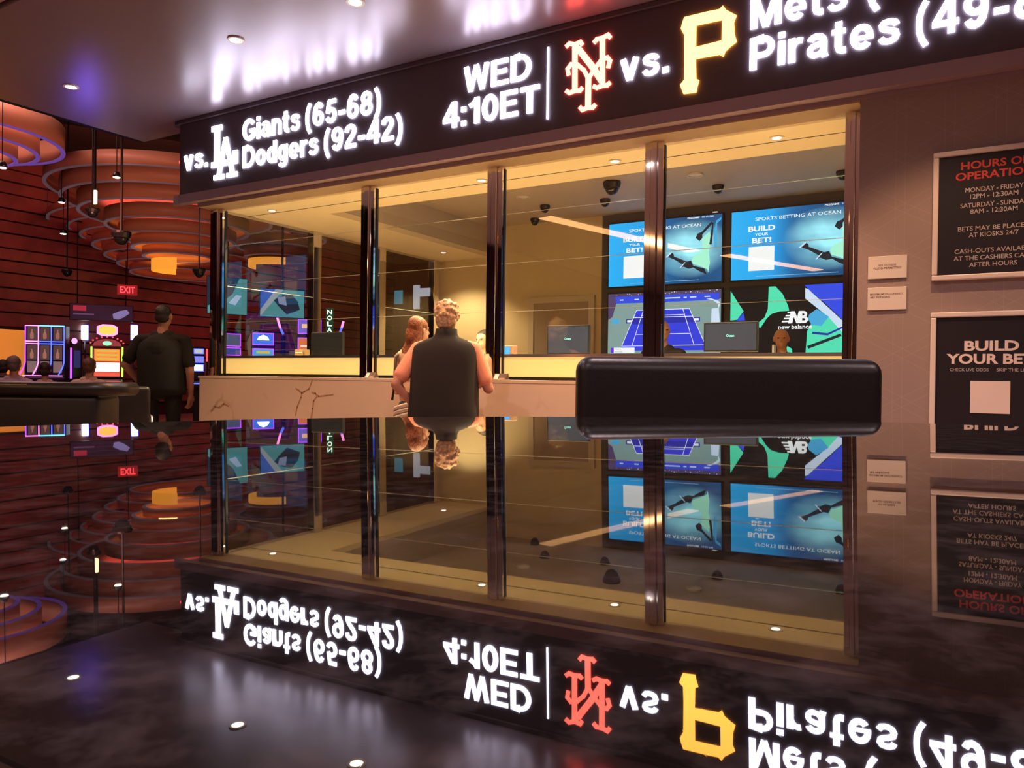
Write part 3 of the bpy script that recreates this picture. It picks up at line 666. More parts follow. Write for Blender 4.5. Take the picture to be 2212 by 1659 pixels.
def ad(x0, label):
    t, s = tv(x0, 2.290, label, AD)
    d = x0 + 2.285
    Y = TVY - 0.0015
    lettering('SPORTS BETTING AT OCEAN', -2.010 + d, -1.080 + d, 2.973, 0.038, Y, S_WHITE, s, 0.004)
    lettering('BUILD', -2.089 + d, -1.784 + d, 2.853, 0.060, Y, S_WHITE, s, 0.030)
    lettering('YOUR', -2.012 + d, -1.861 + d, 2.797, 0.032, Y, S_WHITE, s, 0.020)
    lettering('BET!', -2.045 + d, -1.825 + d, 2.716, 0.057, Y, S_WHITE, s, 0.030)
    lettering('PREGAME', -1.25 + d, -1.10 + d, 3.072, 0.020, Y, S_WHITE, s, 0.02)
    lettering('10:30 PM', -1.07 + d, -0.93 + d, 3.072, 0.020, Y, S_PALEBLUE, s, 0.02)
    poly(s, [(-2.082 + d, 2.389), (-1.790 + d, 2.389), (-1.790 + d, 2.671), (-2.082 + d, 2.671)], S_WHITE, 1, 'white_square')
    poly(s, [(-1.994 + d, 2.318), (-1.097 + d, 2.318), (-1.097 + d, 2.325), (-1.994 + d, 2.325)], S_FAINT, 1, 'small_print')
    sh = lambda L: [(p[0] + d, p[1]) for p in L]
    poly(s, sh([(-0.93, 2.93), (-0.905, 2.95), (-0.90, 3.02), (-0.835, 3.06), (-0.835, 3.03), (-0.885, 2.99), (-0.88, 2.70), (-0.915, 2.70)]), S_CYAN, 1, 'backboard')
    poly(s, sh([(-0.975, 2.90), (-1.07, 2.816), (-1.059, 2.73), (-1.068, 2.662), (-1.16, 2.622), (-1.189, 2.571), (-1.169, 2.517), (-1.099, 2.491), (-0.995, 2.442), (-0.985, 2.40), (-0.965, 2.52), (-0.98, 2.66), (-0.955, 2.78)]), S_MINT2, 2, 'jersey')
    poly(s, sh([(-1.523, 2.623), (-1.452, 2.683), (-1.416, 2.653), (-1.415, 2.626), (-1.268, 2.561), (-1.178, 2.517), (-1.192, 2.465), (-1.278, 2.503), (-1.41, 2.588), (-1.481, 2.62)]), S_DARK, 3, 'leg')
    poly(s, sh([(-1.342, 2.475), (-1.278, 2.546), (-1.199, 2.561), (-1.168, 2.495), (-1.031, 2.454), (-1.0, 2.379), (-1.098, 2.427), (-1.168, 2.474), (-1.227, 2.462), (-1.292, 2.493)]), S_DARK, 4, 'leg')
    poly(s, sh([(-1.144, 2.833), (-1.12, 2.884), (-1.062, 2.904), (-1.061, 2.825), (-1.094, 2.791)]), S_DARK, 4, 'head')
    poly(s, sh([(-1.081, 2.89), (-0.955, 3.015), (-0.935, 2.995), (-1.061, 2.868)]), S_DARK, 5, 'arm')
    poly(s, sh([(-0.975, 2.74), (-0.955, 2.90), (-0.94, 3.0), (-0.925, 3.0), (-0.93, 2.88), (-0.945, 2.74)]), S_DARK, 5, 'arm')
    poly(s, sh([(-1.523, 2.623), (-1.452, 2.683), (-1.44, 2.672), (-1.50, 2.618)]), S_PALEBLUE, 6, 'shoe')
    poly(s, sh([(-1.342, 2.475), (-1.278, 2.546), (-1.262, 2.548), (-1.325, 2.475)]), S_PALEBLUE, 6, 'shoe')
ad(-3.860, 'wall television with blue build your bet advert, upper left of the four in the booth')
ad(-2.285, 'wall television with blue build your bet advert, upper right of the four in the booth')
# tennis broadcast
t, s = tv(-3.860, 1.385, 'wall television showing a blue tennis court, lower left of the four in the booth', S_GREY)
poly(s, [(-3.86, 2.195), (-2.40, 2.195), (-2.40, 2.08), (-3.75, 2.07), (-3.80, 1.90), (-3.86, 1.86)], S_CROWD, 1, 'crowd')
poly(s, [(-3.761, 2.158), (-2.421, 2.150), (-2.42, 2.071), (-2.786, 2.065), (-3.377, 2.067), (-3.751, 2.07)], S_BLUE, 2, 'banner')
for i in range(46):
    x = -3.78 + i * 0.0295; z = 2.16 + random.uniform(-0.003, 0.022); w = random.uniform(0.006, 0.014)
    poly(s, [(x, z), (x + w, z), (x + w, z + w), (x, z + w)], random.choice([S_TAN, S_PALEBLUE, S_DARK, S_WHITE, S_CROWD]), 3, 'spectator')
for x, w in ((-3.70, 0.05), (-3.50, 0.06), (-3.10, 0.20), (-2.86, 0.04), (-2.78, 0.08), (-2.6, 0.07)):
    poly(s, [(x, 2.105), (x + w, 2.105), (x + w, 2.12), (x, 2.12)], S_PALEBLUE, 3, 'banner_mark')
poly(s, [(-3.69, 1.46), (-3.47, 1.973), (-2.785, 1.973), (-2.55, 1.46)], S_BLUE2, 2, 'court')
def cline(a, b, w=0.007):
    d_ = Vector((b[0] - a[0], b[1] - a[1])).normalized(); n_ = Vector((-d_.y, d_.x)) * w / 2
    poly(s, [(a[0] + n_.x, a[1] + n_.y), (b[0] + n_.x, b[1] + n_.y), (b[0] - n_.x, b[1] - n_.y), (a[0] - n_.x, a[1] - n_.y)], S_WHITE, 4, 'court_line')
poly(s, [(-3.516, 1.878), (-2.739, 1.876), (-2.738, 1.805), (-3.522, 1.795)], S_NET, 3, 'net')
for a, b in (((-3.666, 1.519), (-3.47, 1.973)), ((-3.47, 1.973), (-2.785, 1.973)), ((-2.785, 1.973), (-2.58, 1.525)), ((-3.526, 1.522), (-3.379, 1.97)), ((-2.866, 1.97), (-2.72, 1.525)),
             ((-3.473, 1.668), (-2.777, 1.668)), ((-3.398, 1.903), (-2.843, 1.903)), ((-3.666, 1.519), (-2.58, 1.525)), ((-3.516, 1.880), (-2.739, 1.878))):
    cline(a, b)
poly(s, [(-2.51, 1.962), (-2.425, 1.969), (-2.409, 1.79), (-2.515, 1.79)], S_PALEBLUE, 3, 'umpire_chair')
poly(s, [(-2.576, 2.082), (-2.526, 2.09), (-2.426, 2.051), (-2.405, 2.022), (-2.425, 1.959), (-2.436, 2.016), (-2.497, 2.064)], S_PALEBLUE, 3, 'umpire_chair')
poly(s, [(-3.805, 1.871), (-3.704, 1.868), (-3.703, 1.807), (-3.805, 1.81)], S_CYAN, 2, 'cooler')
for x in (-3.60, -2.735):
    poly(s, [(x - 0.01, 1.865), (x + 0.085, 1.865), (x + 0.085, 1.81), (x - 0.01, 1.81)], S_NET, 3, 'net_board'); poly(s, [(x + 0.005, 1.852), (x + 0.07, 1.852), (x + 0.07, 1.825), (x + 0.005, 1.825)], S_WHITE, 4, 'net_board')
poly(s, [(-3.812, 1.50), (-3.490, 1.50), (-3.490, 1.431), (-3.812, 1.431)], S_WHITE, 4, 'score_box')
poly(s, [(-3.812, 1.50), (-3.774, 1.50), (-3.774, 1.431), (-3.812, 1.431)], S_PURPLE, 5, 'score_box')
S_INK = flat('score_ink', (0.12, 0.18, 0.42))
lettering('PEGULA', -3.762, -3.670, 1.474, 0.016, TVY - 0.007, S_INK, s, 0.0)
lettering('RADUCANU', -3.762, -3.650, 1.439, 0.016, TVY - 0.007, S_INK, s, 0.0)
# trainer advert
t, s = tv(-2.285, 1.385, 'wall television with mint and black running shoe advert, lower right in the booth', S_BLACK)
poly(s, [(-2.285, 2.166), (-2.221, 2.061), (-2.13, 1.917), (-2.206, 1.818), (-2.285, 1.812)], S_MINT, 1)
poly(s, [(-1.846, 2.195), (-1.772, 2.195), (-1.691, 2.105), (-1.627, 1.96), (-1.615, 1.905), (-1.72, 1.903), (-1.815, 1.873), (-1.868, 1.819), (-1.931, 1.718), (-1.95, 1.721), (-1.951, 1.783), (-1.889, 1.837), (-1.853, 1.935), (-1.85, 2.057)], S_MINT, 1)
poly(s, [(-1.455, 2.195), (-0.825, 2.195), (-0.825, 1.56), (-1.009, 1.747), (-1.22, 1.966), (-1.413, 2.146)], S_BLUE, 2)
poly(s, [(-1.444, 2.158), (-1.413, 2.146), (-1.012, 1.742), (-0.825, 1.56), (-0.825, 1.42), (-1.01, 1.605), (-1.188, 1.816), (-1.442, 2.039)], S_PALEBLUE, 3)
poly(s, [(-1.338, 1.82), (-1.188, 1.826), (-1.01, 1.605), (-0.825, 1.42), (-0.825, 1.386), (-1.433, 1.386), (-1.416, 1.671)], S_MINT, 1)
poly(s, [(-1.399, 1.854), (-1.319, 1.916), (-1.188, 1.826), (-1.266, 1.722), (-1.367, 1.735), (-1.408, 1.801)], S_CYAN, 4)
poly(s, [(-1.63, 1.501), (-1.578, 1.468), (-1.572, 1.386), (-1.666, 1.386)], S_MINT, 1)
poly(s, [(-1.414, 1.499), (-1.067, 1.633), (-1.052, 1.606), (-1.403, 1.466)], S_DARK, 4)
poly(s, [(-1.36, 1.66), (-1.20, 1.64), (-1.01, 1.73), (-1.01, 1.71), (-1.20, 1.615), (-1.36, 1.635)], S_NET, 5)
poly(s, [(-2.22, 1.80), (-2.13, 1.90), (-2.11, 1.81)], S_BLUE, 2)
poly(s, [(-1.595, 1.899), (-1.553, 1.899), (-1.526, 1.826), (-1.510, 1.899), (-1.470, 1.899), (-1.500, 1.760), (-1.535, 1.760), (-1.563, 1.835), (-1.578, 1.760), (-1.625, 1.760)], S_WHITE, 6, 'brand_mark')
for k_ in range(4):
    zc = 1.885 - k_ * 0.034; xe = -1.60 - 0.008 * k_
    poly(s, [(xe - 0.035 - 0.012 * k_, zc - 0.009), (xe + 0.02, zc - 0.009), (xe + 0.02, zc + 0.009), (xe - 0.03 - 0.012 * k_, zc + 0.009)], S_WHITE, 6, 'brand_mark')
lettering('B', -1.500, -1.408, 1.760, 0.139, TVY - 0.0075, S_WHITE, s, 0.035)
lettering('new balance', -1.733, -1.366, 1.694, 0.052, TVY - 0.0075, S_WHITE, s, 0.020)

# ------------------------------------------------------------------ desk equipment behind the glass
def monitor(x0, x1, z0, z1, y, label, face, logo=True):
    t = thing('desk_monitor', label, 'monitor', ((x0 + x1) / 2, y, ZD), group='teller monitors')
    MB().rbox(x0, x1, y, y + 0.03, z0, z1, 0.006, 2).build('housing', M_BLACKP, t)
    s = MB().box(x0 + 0.014, x1 - 0.014, y - 0.002, y - 0.0002, z0 + 0.014, z1 - 0.014).build('screen', face, t)
    xm = (x0 + x1) / 2
    MB().box(xm - 0.03, xm + 0.03, y + 0.031, y + 0.05, ZD + 0.012, z0 + 0.12).build('stand', M_BLACKP, t)
    MB().rbox(xm - 0.12, xm + 0.12, y - 0.02, y + 0.14, ZD + 0.001, ZD + 0.012, 0.004, 2).build('foot', M_BLACKP, t)
    if logo: lettering('Ocean', xm - 0.03, xm + 0.03, (z0 + z1) / 2, 0.020, y - 0.004, flat('logo_teal', (0.25, 0.9, 0.8)), s, 0.02)
M_SCR = mat('idle_screen', (0.02, 0.022, 0.03), 0.08, emit=(0.10, 0.12, 0.18), strength=0.35)
M_SCR2 = mat('dark_screen', (0.01, 0.01, 0.012), 0.2)
monitor(-1.665, -1.252, 1.315, 1.545, 5.80, 'dark monitor with teal logo in front of the shoe advert screen', M_SCR)
monitor(-3.040, -2.635, 1.300, 1.555, 5.80, 'monitor with teal logo in the third bay before the door', M_SCR)
monitor(-5.86, -5.41, 1.300, 1.550, 5.80, 'blank black monitor at the left end of the teller desk', M_SCR2, False)
t = thing('card_terminal', 'small terminal with bright blue display beside the third mullion', 'terminal', (-3.40, 5.75, ZD))
MB().rbox(-3.47, -3.33, 5.72, 5.80, ZD + 0.001, 1.385, 0.01, 2).build('body', mat('terminal_tan', (0.25, 0.15, 0.10), 0.4), t)
MB().box(-3.435, -3.365, 5.715, 5.7195, 1.305, 1.370).build('display', flat('terminal_blue', (0.05, 0.35, 1.0), 1.0), t)
for x, n in ((-6.02, 'left'), (-4.28, 'middle'), (-3.22, 'right')):
    t = thing('gooseneck_mic', 'small black gooseneck microphone behind the glass, %s of three' % n, 'microphone', (x, 5.42, 1.078), group='teller microphones')
    MB().tube([(x, 5.42, 1.10), (x + 0.01, 5.38, 1.14), (x - 0.01, 5.33, 1.19), (x - 0.02, 5.31, 1.21)], 0.005, 8).build('neck', M_BLACKP, t)
    MB().ell((x - 0.025, 5.305, 1.218), (0.018, 0.018, 0.018)).build('head', M_BLACKP, t, True)
    MB().lathe([(0.03, 0), (0.03, 0.012), (0.008, 0.025)], (x, 5.42, 1.079), 14).build('base', M_BLACKP, t)
for x, w_, lab in ((-4.43, 0.11, 'small brown card holder on the marble beside the second mullion'), (-3.09, 0.12, 'small dark card holder with white square on the marble beside the third mullion'), (-0.66, 0.16, 'low brown box on the counter beside the right mullion')):
    t = thing('card_holder', lab, 'card holder', (x, 5.13, 1.078))
    MB().prism([(5.08, 1.080), (5.15, 1.080), (5.13, 1.130), (5.12, 1.130)], x - w_ / 2, x + w_ / 2, 'X').build('stand', mat('holder_brown', (0.10, 0.05, 0.035), 0.4), t)
    MB().add([(x - w_ * 0.42, 5.0845, 1.086), (x - w_ * 0.10, 5.0845, 1.086), (x - w_ * 0.10, 5.1135, 1.124), (x - w_ * 0.42, 5.1135, 1.124)], [(0, 1, 2, 3)]).build('white_patch', M_WHITE, t)
    MB().add([(x + w_ * 0.0, 5.0845, 1.086), (x + w_ * 0.42, 5.0845, 1.086), (x + w_ * 0.42, 5.0905, 1.094), (x + w_ * 0.0, 5.0905, 1.094)], [(0, 1, 2, 3)]).build('stripe', mat('holder_stripe', (0.5, 0.2, 0.15), 0.5), t)
t = thing('paper_box', 'brown cardboard box of slips on the desk near the left glass', 'box', (-6.1, 5.9, ZD))
MB().box(-6.16, -6.04, 5.86, 5.96, ZD + 0.001, 1.375).build('carton', mat('kraft_card', (0.28, 0.18, 0.09), 0.7), t)
MB().box(-6.15, -6.05, 5.8585, 5.8598, 1.335, 1.345).build('tape', M_WHITE, t)
for i, (x, y, s_, lab) in enumerate(((-3.21, 7.60, 1.0, 'large black dome camera on the booth ceiling before the fourth mullion'), (-4.38, 8.26, 0.65, 'dome camera right of the third mullion on the grey booth ceiling'),
                                     (-3.59, 8.30, 0.65, 'small dome camera just below the large one on the booth ceiling'), (-2.24, 8.28, 0.65, 'dome camera above the upper right television'),
                                     (-0.98, 8.30, 0.65, 'dome camera nearest the right mullion'), (-4.86, 8.88, 0.65, 'dome camera farthest back on the booth ceiling'))):
    dome_camera(x, y, 3.24, s_, lab, 0.0)

# ------------------------------------------------------------------ placing by view depth (metres along the view axis)
def at(x, y, D):
    return CAM_POS + (CX * ((x - 1106) / 1622.1) + CY * ((y - 829.5) / 1622.1) + CZ) * D
YAW = math.atan2(CX.y, CX.x)
def face_cam(p, extra=0.0):
    """rotation that turns local -Y towards the camera position"""
    return math.atan2(-p[1], -p[0]) + math.pi / 2 + extra

# ------------------------------------------------------------------ the round bar table the picture was taken from
n = (-CY - CZ * 0.00647).normalized()
ty = (CZ - n * CZ.dot(n)).normalized(); tx = ty.cross(n)
tc_ = CAM_POS - n * 0.035 + ty * 0.16
tb = thing('bar_table', 'round black polished granite bar table mirroring the whole scene', 'table')
tb.matrix_world = Matrix(((tx.x, ty.x, n.x, tc_.x), (tx.y, ty.y, n.y, tc_.y), (tx.z, ty.z, n.z, tc_.z), (0, 0, 0, 1)))
MB().lathe([(0.001, -0.035), (0.535, -0.035), (0.545, -0.030), (0.5495, -0.018), (0.5495, -0.006), (0.545, -0.001), (0.541, 0.0), (0.3, 0.0), (0.001, 0.0)], (0, 0, 0), 128).build('table_top', GRANITE, tb, world=False)
MB().lathe([(0.045, -1.03), (0.04, -1.0), (0.04, -0.06), (0.16, -0.05), (0.16, -0.0355)], (0, 0, 0), 28).build('pedestal', M_DARKMET, tb, True, False)
MB().lathe([(0.001, -1.052), (0.29, -1.052), (0.29, -1.045), (0.10, -1.031), (0.001, -1.031)], (0, 0, 0), 40).build('base', M_DARKMET, tb, True, False)

# ------------------------------------------------------------------ black leather bar stool
p = at(1565, 800, 1.43)
st = thing('bar_stool', 'black leather bar stool with wide padded back just beyond the granite table', 'stool', (p.x, p.y, 0), YAW)
mb = MB().rbox(-0.286, 0.286, -0.03, 0.055, 0.80, 1.144, 0.028, 5)
mb.v = [(v[0] * (1.0 - 0.012 * (1.0 if v[0] < 0 else 0)), v[1] + 0.02 * (v[0] / 0.28) ** 2 * -1.0, v[2] + 0.004 * math.cos(v[0] * 8)) for v in mb.v]
mb.build('backrest', M_LEATHER, st, True, False)
MB().rbox(-0.25, 0.25, -0.47, -0.035, 0.70, 0.785, 0.03, 4).build('seat', M_LEATHER, st, True, False)
for sx in (-1, 1):
    MB().tube([(sx * 0.20, -0.42, 0.70), (sx * 0.225, -0.45, 0.0)], 0.016).build('leg', M_DARKMET, st, False, False)
    MB().tube([(sx * 0.20, 0.0, 0.82), (sx * 0.20, -0.03, 0.70), (sx * 0.225, 0.03, 0.0)], 0.016).build('leg', M_DARKMET, st, False, False)
MB().tube([(-0.215, -0.44, 0.28), (0.215, -0.44, 0.28), (0.215, 0.01, 0.28), (-0.215, 0.01, 0.28), (-0.215, -0.44, 0.28)], 0.011).build('foot_rail', M_STEEL, st, False, False)

# ------------------------------------------------------------------ black gaming table at the left
gt = thing('gaming_table', 'long black padded gaming table at the left edge of the picture', 'table', (0, 0, 0), YAW)
gx, gy = -2.72, 5.0      # right end and front in the turned frame
mb = MB().rbox(-6.0, gx - 0.06, gy + 0.03, gy + 0.35, 0.0, 0.955, 0.05, 3); mb.build('body', M_LEATHER, gt, True, False)
MB().tube([(-6.05, gy + 0.03, 0.985), (gx - 0.12, gy + 0.03, 0.985), (gx - 0.02, gy + 0.07, 0.985), (gx + 0.02, gy + 0.17, 0.985), (gx + 0.02, gy + 0.35, 0.985)], 0.048, 14).build('arm_rail', M_LEATHER, gt, True, False)
MB().rbox(-6.0, gx - 0.07, gy + 0.08, gy + 0.34, 0.957, 0.985, 0.01, 2).build('table_top', mat('dark_felt', (0.02, 0.018, 0.02), 0.8), gt, False, False)
MB().tube([(-6.0, gy - 0.012, 1.012), (gx - 0.5, gy - 0.012, 1.012)], 0.004, 6).build('brass_bead', mat('brass', (0.55, 0.42, 0.22), 0.25, 1.0), gt, False, False)

def lounge_chair(p, rz, label, w=0.5, top=1.02, st_=0.58):
    t = thing('gaming_chair', label, 'chair', (p[0], p[1], 0), rz, 'black gaming chairs')
    MB().rbox(-w / 2, w / 2, -0.04, 0.05, st_ - 0.08, top, 0.035, 4).build('backrest', M_LEATHER, t, True, False)
    MB().rbox(-w / 2, w / 2, 0.055, 0.52, st_ - 0.10, st_, 0.03, 3).build('seat', M_LEATHER, t, True, False)
    MB().tube([(0, 0.28, 0.03), (0, 0.28, st_ - 0.10)], 0.03).build('post', M_DARKMET, t, True, False)
    MB().lathe([(0.001, 0), (0.24, 0), (0.24, 0.012), (0.05, 0.03), (0.001, 0.03)], (0, 0.28, 0.001), 24).build('foot', M_STEEL, t, True, False)
    for sx in (-1, 1):
        MB().tube([(sx * w * 0.5 + sx * 0.012, 0.02, 0.62), (sx * w * 0.5 + sx * 0.02, 0.10, 0.70), (sx * w * 0.5 + sx * 0.02, 0.36, 0.70), (sx * w * 0.5 + sx * 0.012, 0.42, st_ - 0.02)], 0.012).build('armrest', M_STEEL, t, True, False)
    return t
q = at(262, 850, 6.6); lounge_chair(q, YAW + 0.5, 'black chair with bright metal arms at the feet of the man in black', 0.46, 0.98)

# ------------------------------------------------------------------ people
def capsule(mb, p0, r0, p1, r1, n=10):
    mb.ell(p0, (r0, r0, r0), 12, 8); mb.ell(p1, (r1, r1, r1), 12, 8); mb.tube([p0, p1], [r0, r1], 12)
def fuse(name, shapes, mats, parent, voxel=0.011, smooth=3, rough=0.0, cut=None):
    """shapes: ('c',p0,r0,p1,r1,mat) tapered limbs and ('e',centre,radii,mat) masses, fused into one skin"""
    mb = MB()
    for s in shapes:
        if s[0] == 'c': capsule(mb, Vector(s[1]), s[2], Vector(s[3]), s[4])
        else: mb.ell(s[1], s[2], 18, 12)
    o = mb.build(name, mats[0], None)
    md = o.modifiers.new('r', 'REMESH'); md.mode = 'VOXEL'; md.voxel_size = voxel
    sm = o.modifiers.new('s', 'SMOOTH'); sm.iterations = smooth; sm.factor = 0.5
    dg = bpy.context.evaluated_depsgraph_get(); dg.update()
    me = bpy.data.meshes.new_from_object(o.evaluated_get(dg))
    bpy.data.objects.remove(o)
    me.materials.clear()
    for m_ in mats: me.materials.append(m_)
    if rough:
        for v in me.vertices:
            q_ = v.co * 34
            v.co += v.normal * rough * (math.sin(q_.x * 1.3 + q_.z) + math.sin(q_.y * 1.7 - q_.z * 0.8) + math.sin(q_.z * 1.1 + q_.x * 0.7))
    if len(mats) > 1:
        nf = len(me.polygons); C_ = np.empty(nf * 3); me.polygons.foreach_get('center', C_); C_ = C_.reshape(-1, 3)
        best = np.full(nf, 1e9); bi = np.zeros(nf, dtype=np.int32)
        for s in shapes:
            if s[0] == 'c':
                a = np.array(s[1][:]); ab = np.array(s[3][:]) - a; L = max(ab @ ab, 1e-9)
                t_ = np.clip((C_ - a) @ ab / L, 0, 1); d_ = np.linalg.norm(C_ - a - t_[:, None] * ab, axis=1) - (s[2] + (s[4] - s[2]) * t_); mi = s[5]
            else:
                r_ = np.array(s[2]); d_ = (np.linalg.norm((C_ - np.array(s[1][:])) / r_, axis=1) - 1) * r_.min(); mi = s[3]
            k_ = d_ < best; best[k_] = d_[k_]; bi[k_] = mi
        me.polygons.foreach_set('material_index', bi)
    for f in me.polygons: f.use_smooth = True
    ob = bpy.data.objects.new(name, me); COL.objects.link(ob); ob.parent = parent
    return ob
def loft(rings, n=28, cap=True):
    """rings: (cx, cy, z, rx, ry)"""
    mb = MB(); vs = []
    for cx, cy, z, rx, ry in rings:
        for k in range(n):
            a = 2 * math.pi * k / n; ca, sa = math.cos(a), math.sin(a); e = 0.82
            vs.append((cx + rx * math.copysign(abs(ca) ** e, ca), cy + ry * math.copysign(abs(sa) ** e, sa), z))
    fs = [(i * n + k, i * n + (k + 1) % n, (i + 1) * n + (k + 1) % n, (i + 1) * n + k) for i in range(len(rings) - 1) for k in range(n)]
    if cap: fs += [tuple(range(n - 1, -1, -1)), tuple(range((len(rings) - 1) * n, len(rings) * n))]
    return mb.add(vs, fs)
def hand(w, d, up, side, S, mi):
    """w wrist, d finger direction, up back-of-hand normal; five separate curled fingers"""
    d = Vector(d).normalized(); up = Vector(up); up = (up - d * up.dot(d)).normalized(); x = d.cross(up) * side
    w = Vector(w); out = [('c', w, 0.026, w + d * 0.05, 0.030, mi), ('c', w + d * 0.04 - x * 0.022, 0.020, w + d * 0.085 - x * 0.028, 0.015, mi), ('c', w + d * 0.04 + x * 0.020, 0.020, w + d * 0.085 + x * 0.026, 0.015, mi)]
    for k, (o_, L) in enumerate(((-0.033, 0.075), (-0.011, 0.085), (0.011, 0.078), (0.033, 0.060))):
        a = w + d * 0.088 + x * o_; b = a + d * L * 0.5 - up * 0.008; c = b + d * L * 0.42 - up * 0.028
        out += [('c', a, 0.0100, b, 0.0092, mi), ('c', b, 0.0092, c, 0.0078, mi)]
    a = w + d * 0.028 - x * 0.030; b = a + d * 0.038 - x * 0.028 - up * 0.008; c = b + d * 0.032 - x * 0.006 - up * 0.012
    out += [('c', a, 0.0135, b, 0.0115, mi), ('c', b, 0.0115, c, 0.009, mi)]
    return out
SK = {}
def skin(c): return mat('skin_%d_%d' % (int(c[0] * 100), int(c[1] * 100)), c, 0.5, bump=(60, 0.05))
def cloth(n, c, r=0.85): return mat('cloth_' + n, c, r, bump=(220, 0.15))

def person(label, loc, yaw, H, skin_c, hair_c, top, bottom, arms, sleeve='short', seated=False, build=1.0, lean=0.0, head_turn=0.0, hair='short', seat_z=0.50, legs=True):
    """local frame: +Y is the way the person faces. arms: {side: (elbow, wrist, finger_dir, back_of_hand)} with local points for a 1.75 m person"""
    k = H / 1.75; B = build
    t = thing('person', label, 'person', loc, yaw)
    dz = 0.0 if not seated else seat_z - 0.86
    V = lambda x, y, z: Vector((x * k, (y + lean * max(0, z - 0.95)) * k, z * k + dz))
    mats = [top, skin(skin_c), bottom, mat('black_shoe', (0.012, 0.011, 0.011), 0.4), cloth('cuff_' + label[:12].replace(' ', '_'), tuple(c_ * 0.95 for c_ in (0.5, 0.5, 0.5)))]
    S = [('e', V(0, 0, 1.28), (0.175 * B * k, 0.115 * B * k, 0.20 * k), 0), ('e', V(0, 0.01, 1.08), (0.165 * B * k, 0.12 * B * k, 0.19 * k), 0),
         ('c', V(-0.155 * B, 0, 1.405), 0.060 * k, V(0.155 * B, 0, 1.405), 0.060 * k, 0), ('c', V(-0.07, 0, 1.45), 0.05 * k, V(0.07, 0, 1.45), 0.05 * k, 0),
         ('e', V(0, -0.005, 0.93), (0.17 * B * k, 0.125 * B * k, 0.13 * k), 2),
         ('c', V(0, 0.0, 1.44), 0.054 * k, V(0, 0.02, 1.56), 0.050 * k, 1)]
    # head
    ht = Matrix.Rotation(head_turn, 4, 'Z'); hc = V(0, 0.03, 1.645)
    HV = lambda x, y, z: hc + ht @ Vector((x * k, y * k, z * k))
    S += [('e', HV(0, -0.005, 0.02), (0.073 * k, 0.090 * k, 0.090 * k), 1), ('e', HV(0, 0.025, -0.045), (0.058 * k, 0.066 * k, 0.066 * k), 1), ('c', HV(0, 0.075, -0.075), 0.024 * k, HV(0, 0.06, -0.085), 0.024 * k, 1),
          ('c', HV(0, 0.088, 0.010), 0.010 * k, HV(0, 0.108, -0.026), 0.013 * k, 1), ('c', HV(-0.035, 0.073, 0.022), 0.012 * k, HV(0.035, 0.073, 0.022), 0.012 * k, 1),
          ('c', HV(-0.02, 0.088, -0.058), 0.007 * k, HV(0.02, 0.088, -0.058), 0.007 * k, 1)]
    for sx in (-1, 1):
        S.append(('e', HV(sx * 0.075, -0.005, -0.005), (0.012 * k, 0.022 * k, 0.034 * k), 1))
    for side, (el, wr, fd, up) in arms.items():
        sh = V(side * 0.185 * B, 0, 1.395); e = V(*el); w = V(*wr)
        mid = sh.lerp(e, 0.72)
        if sleeve == 'short':
            S += [('c', sh, 0.062 * k, mid, 0.066 * k, 0), ('c', mid, 0.047 * k, e, 0.041 * k, 1), ('c', e, 0.041 * k, w, 0.027 * k, 1)]
        elif sleeve == 'none':
            S += [('c', sh, 0.050 * k, e, 0.039 * k, 1), ('c', e, 0.039 * k, w, 0.025 * k, 1)]
        else:
            S += [('c', sh, 0.060 * k, e, 0.050 * k, 0), ('c', e, 0.050 * k, w, 0.036 * k, 0)]
        S += hand(w, fd, up, side, S, 1)
    if legs:
        for sx in (-1, 1):
            hip = V(sx * 0.095 * B, 0, 0.90)
            if not seated:
                kn = V(sx * 0.105, 0.02, 0.50); an = V(sx * 0.11, -0.02, 0.085)
                S += [('c', hip, 0.088 * k, kn, 0.062 * k, 2), ('c', kn, 0.062 * k, an, 0.047 * k, 2), ('c', (an.x, an.y - 0.03, 0.045), 0.042, (an.x + sx * 0.015, an.y + 0.15, 0.034), 0.033, 3)]
            else:
                kn = hip + Vector((sx * 0.06, 0.42, 0.0)) * k; an = Vector((kn.x, kn.y - 0.04, 0.085))
                S += [('c', hip, 0.085 * k, kn, 0.062 * k, 2), ('c', kn, 0.06 * k, an, 0.045 * k, 2), ('c', (an.x, an.y - 0.03, 0.045), 0.042, (an.x, an.y + 0.15, 0.034), 0.033, 3)]
    body = fuse('body', S, mats[:4], t, 0.0085 if arms else 0.011)
    # eyes
    for sx in (-1, 1):
        mbx = MB().ell(HV(sx * 0.030, 0.079, 0.006), (0.011 * k, 0.008 * k, 0.007 * k), 10, 7); mbx.build('eye', mat('eye_dark', (0.05, 0.035, 0.03), 0.2), t, True, False)
    hm = mat('hair_%d_%d' % (int(hair_c[0] * 200), int(hair_c[2] * 200)), hair_c, 0.55, noise=(55, tuple(min(1, c_ * 1.9) for c_ in hair_c), 0.40, 0.62), bump=(90, 0.6))
    if hair == 'short':
        hs = [('e', HV(0, -0.022, 0.040), (0.084 * k, 0.090 * k, 0.086 * k), 0), ('e', HV(0, -0.048, -0.02), (0.076 * k, 0.060 * k, 0.075 * k), 0)]
        fuse('hair', hs, [hm], t, 0.009, 2, 0.0022)
    elif hair == 'crop':
        fuse('hair', [('e', HV(0, -0.016, 0.036), (0.079 * k, 0.088 * k, 0.081 * k), 0), ('e', HV(0, -0.045, -0.015), (0.071 * k, 0.056 * k, 0.06 * k), 0)], [hm], t, 0.009, 2, 0.0008)
    elif hair == 'curly':
        hs = [('e', HV(0, -0.022, 0.036), (0.091 * k, 0.098 * k, 0.096 * k), 0), ('e', HV(0, -0.050, -0.025), (0.084 * k, 0.064 * k, 0.08 * k), 0)]
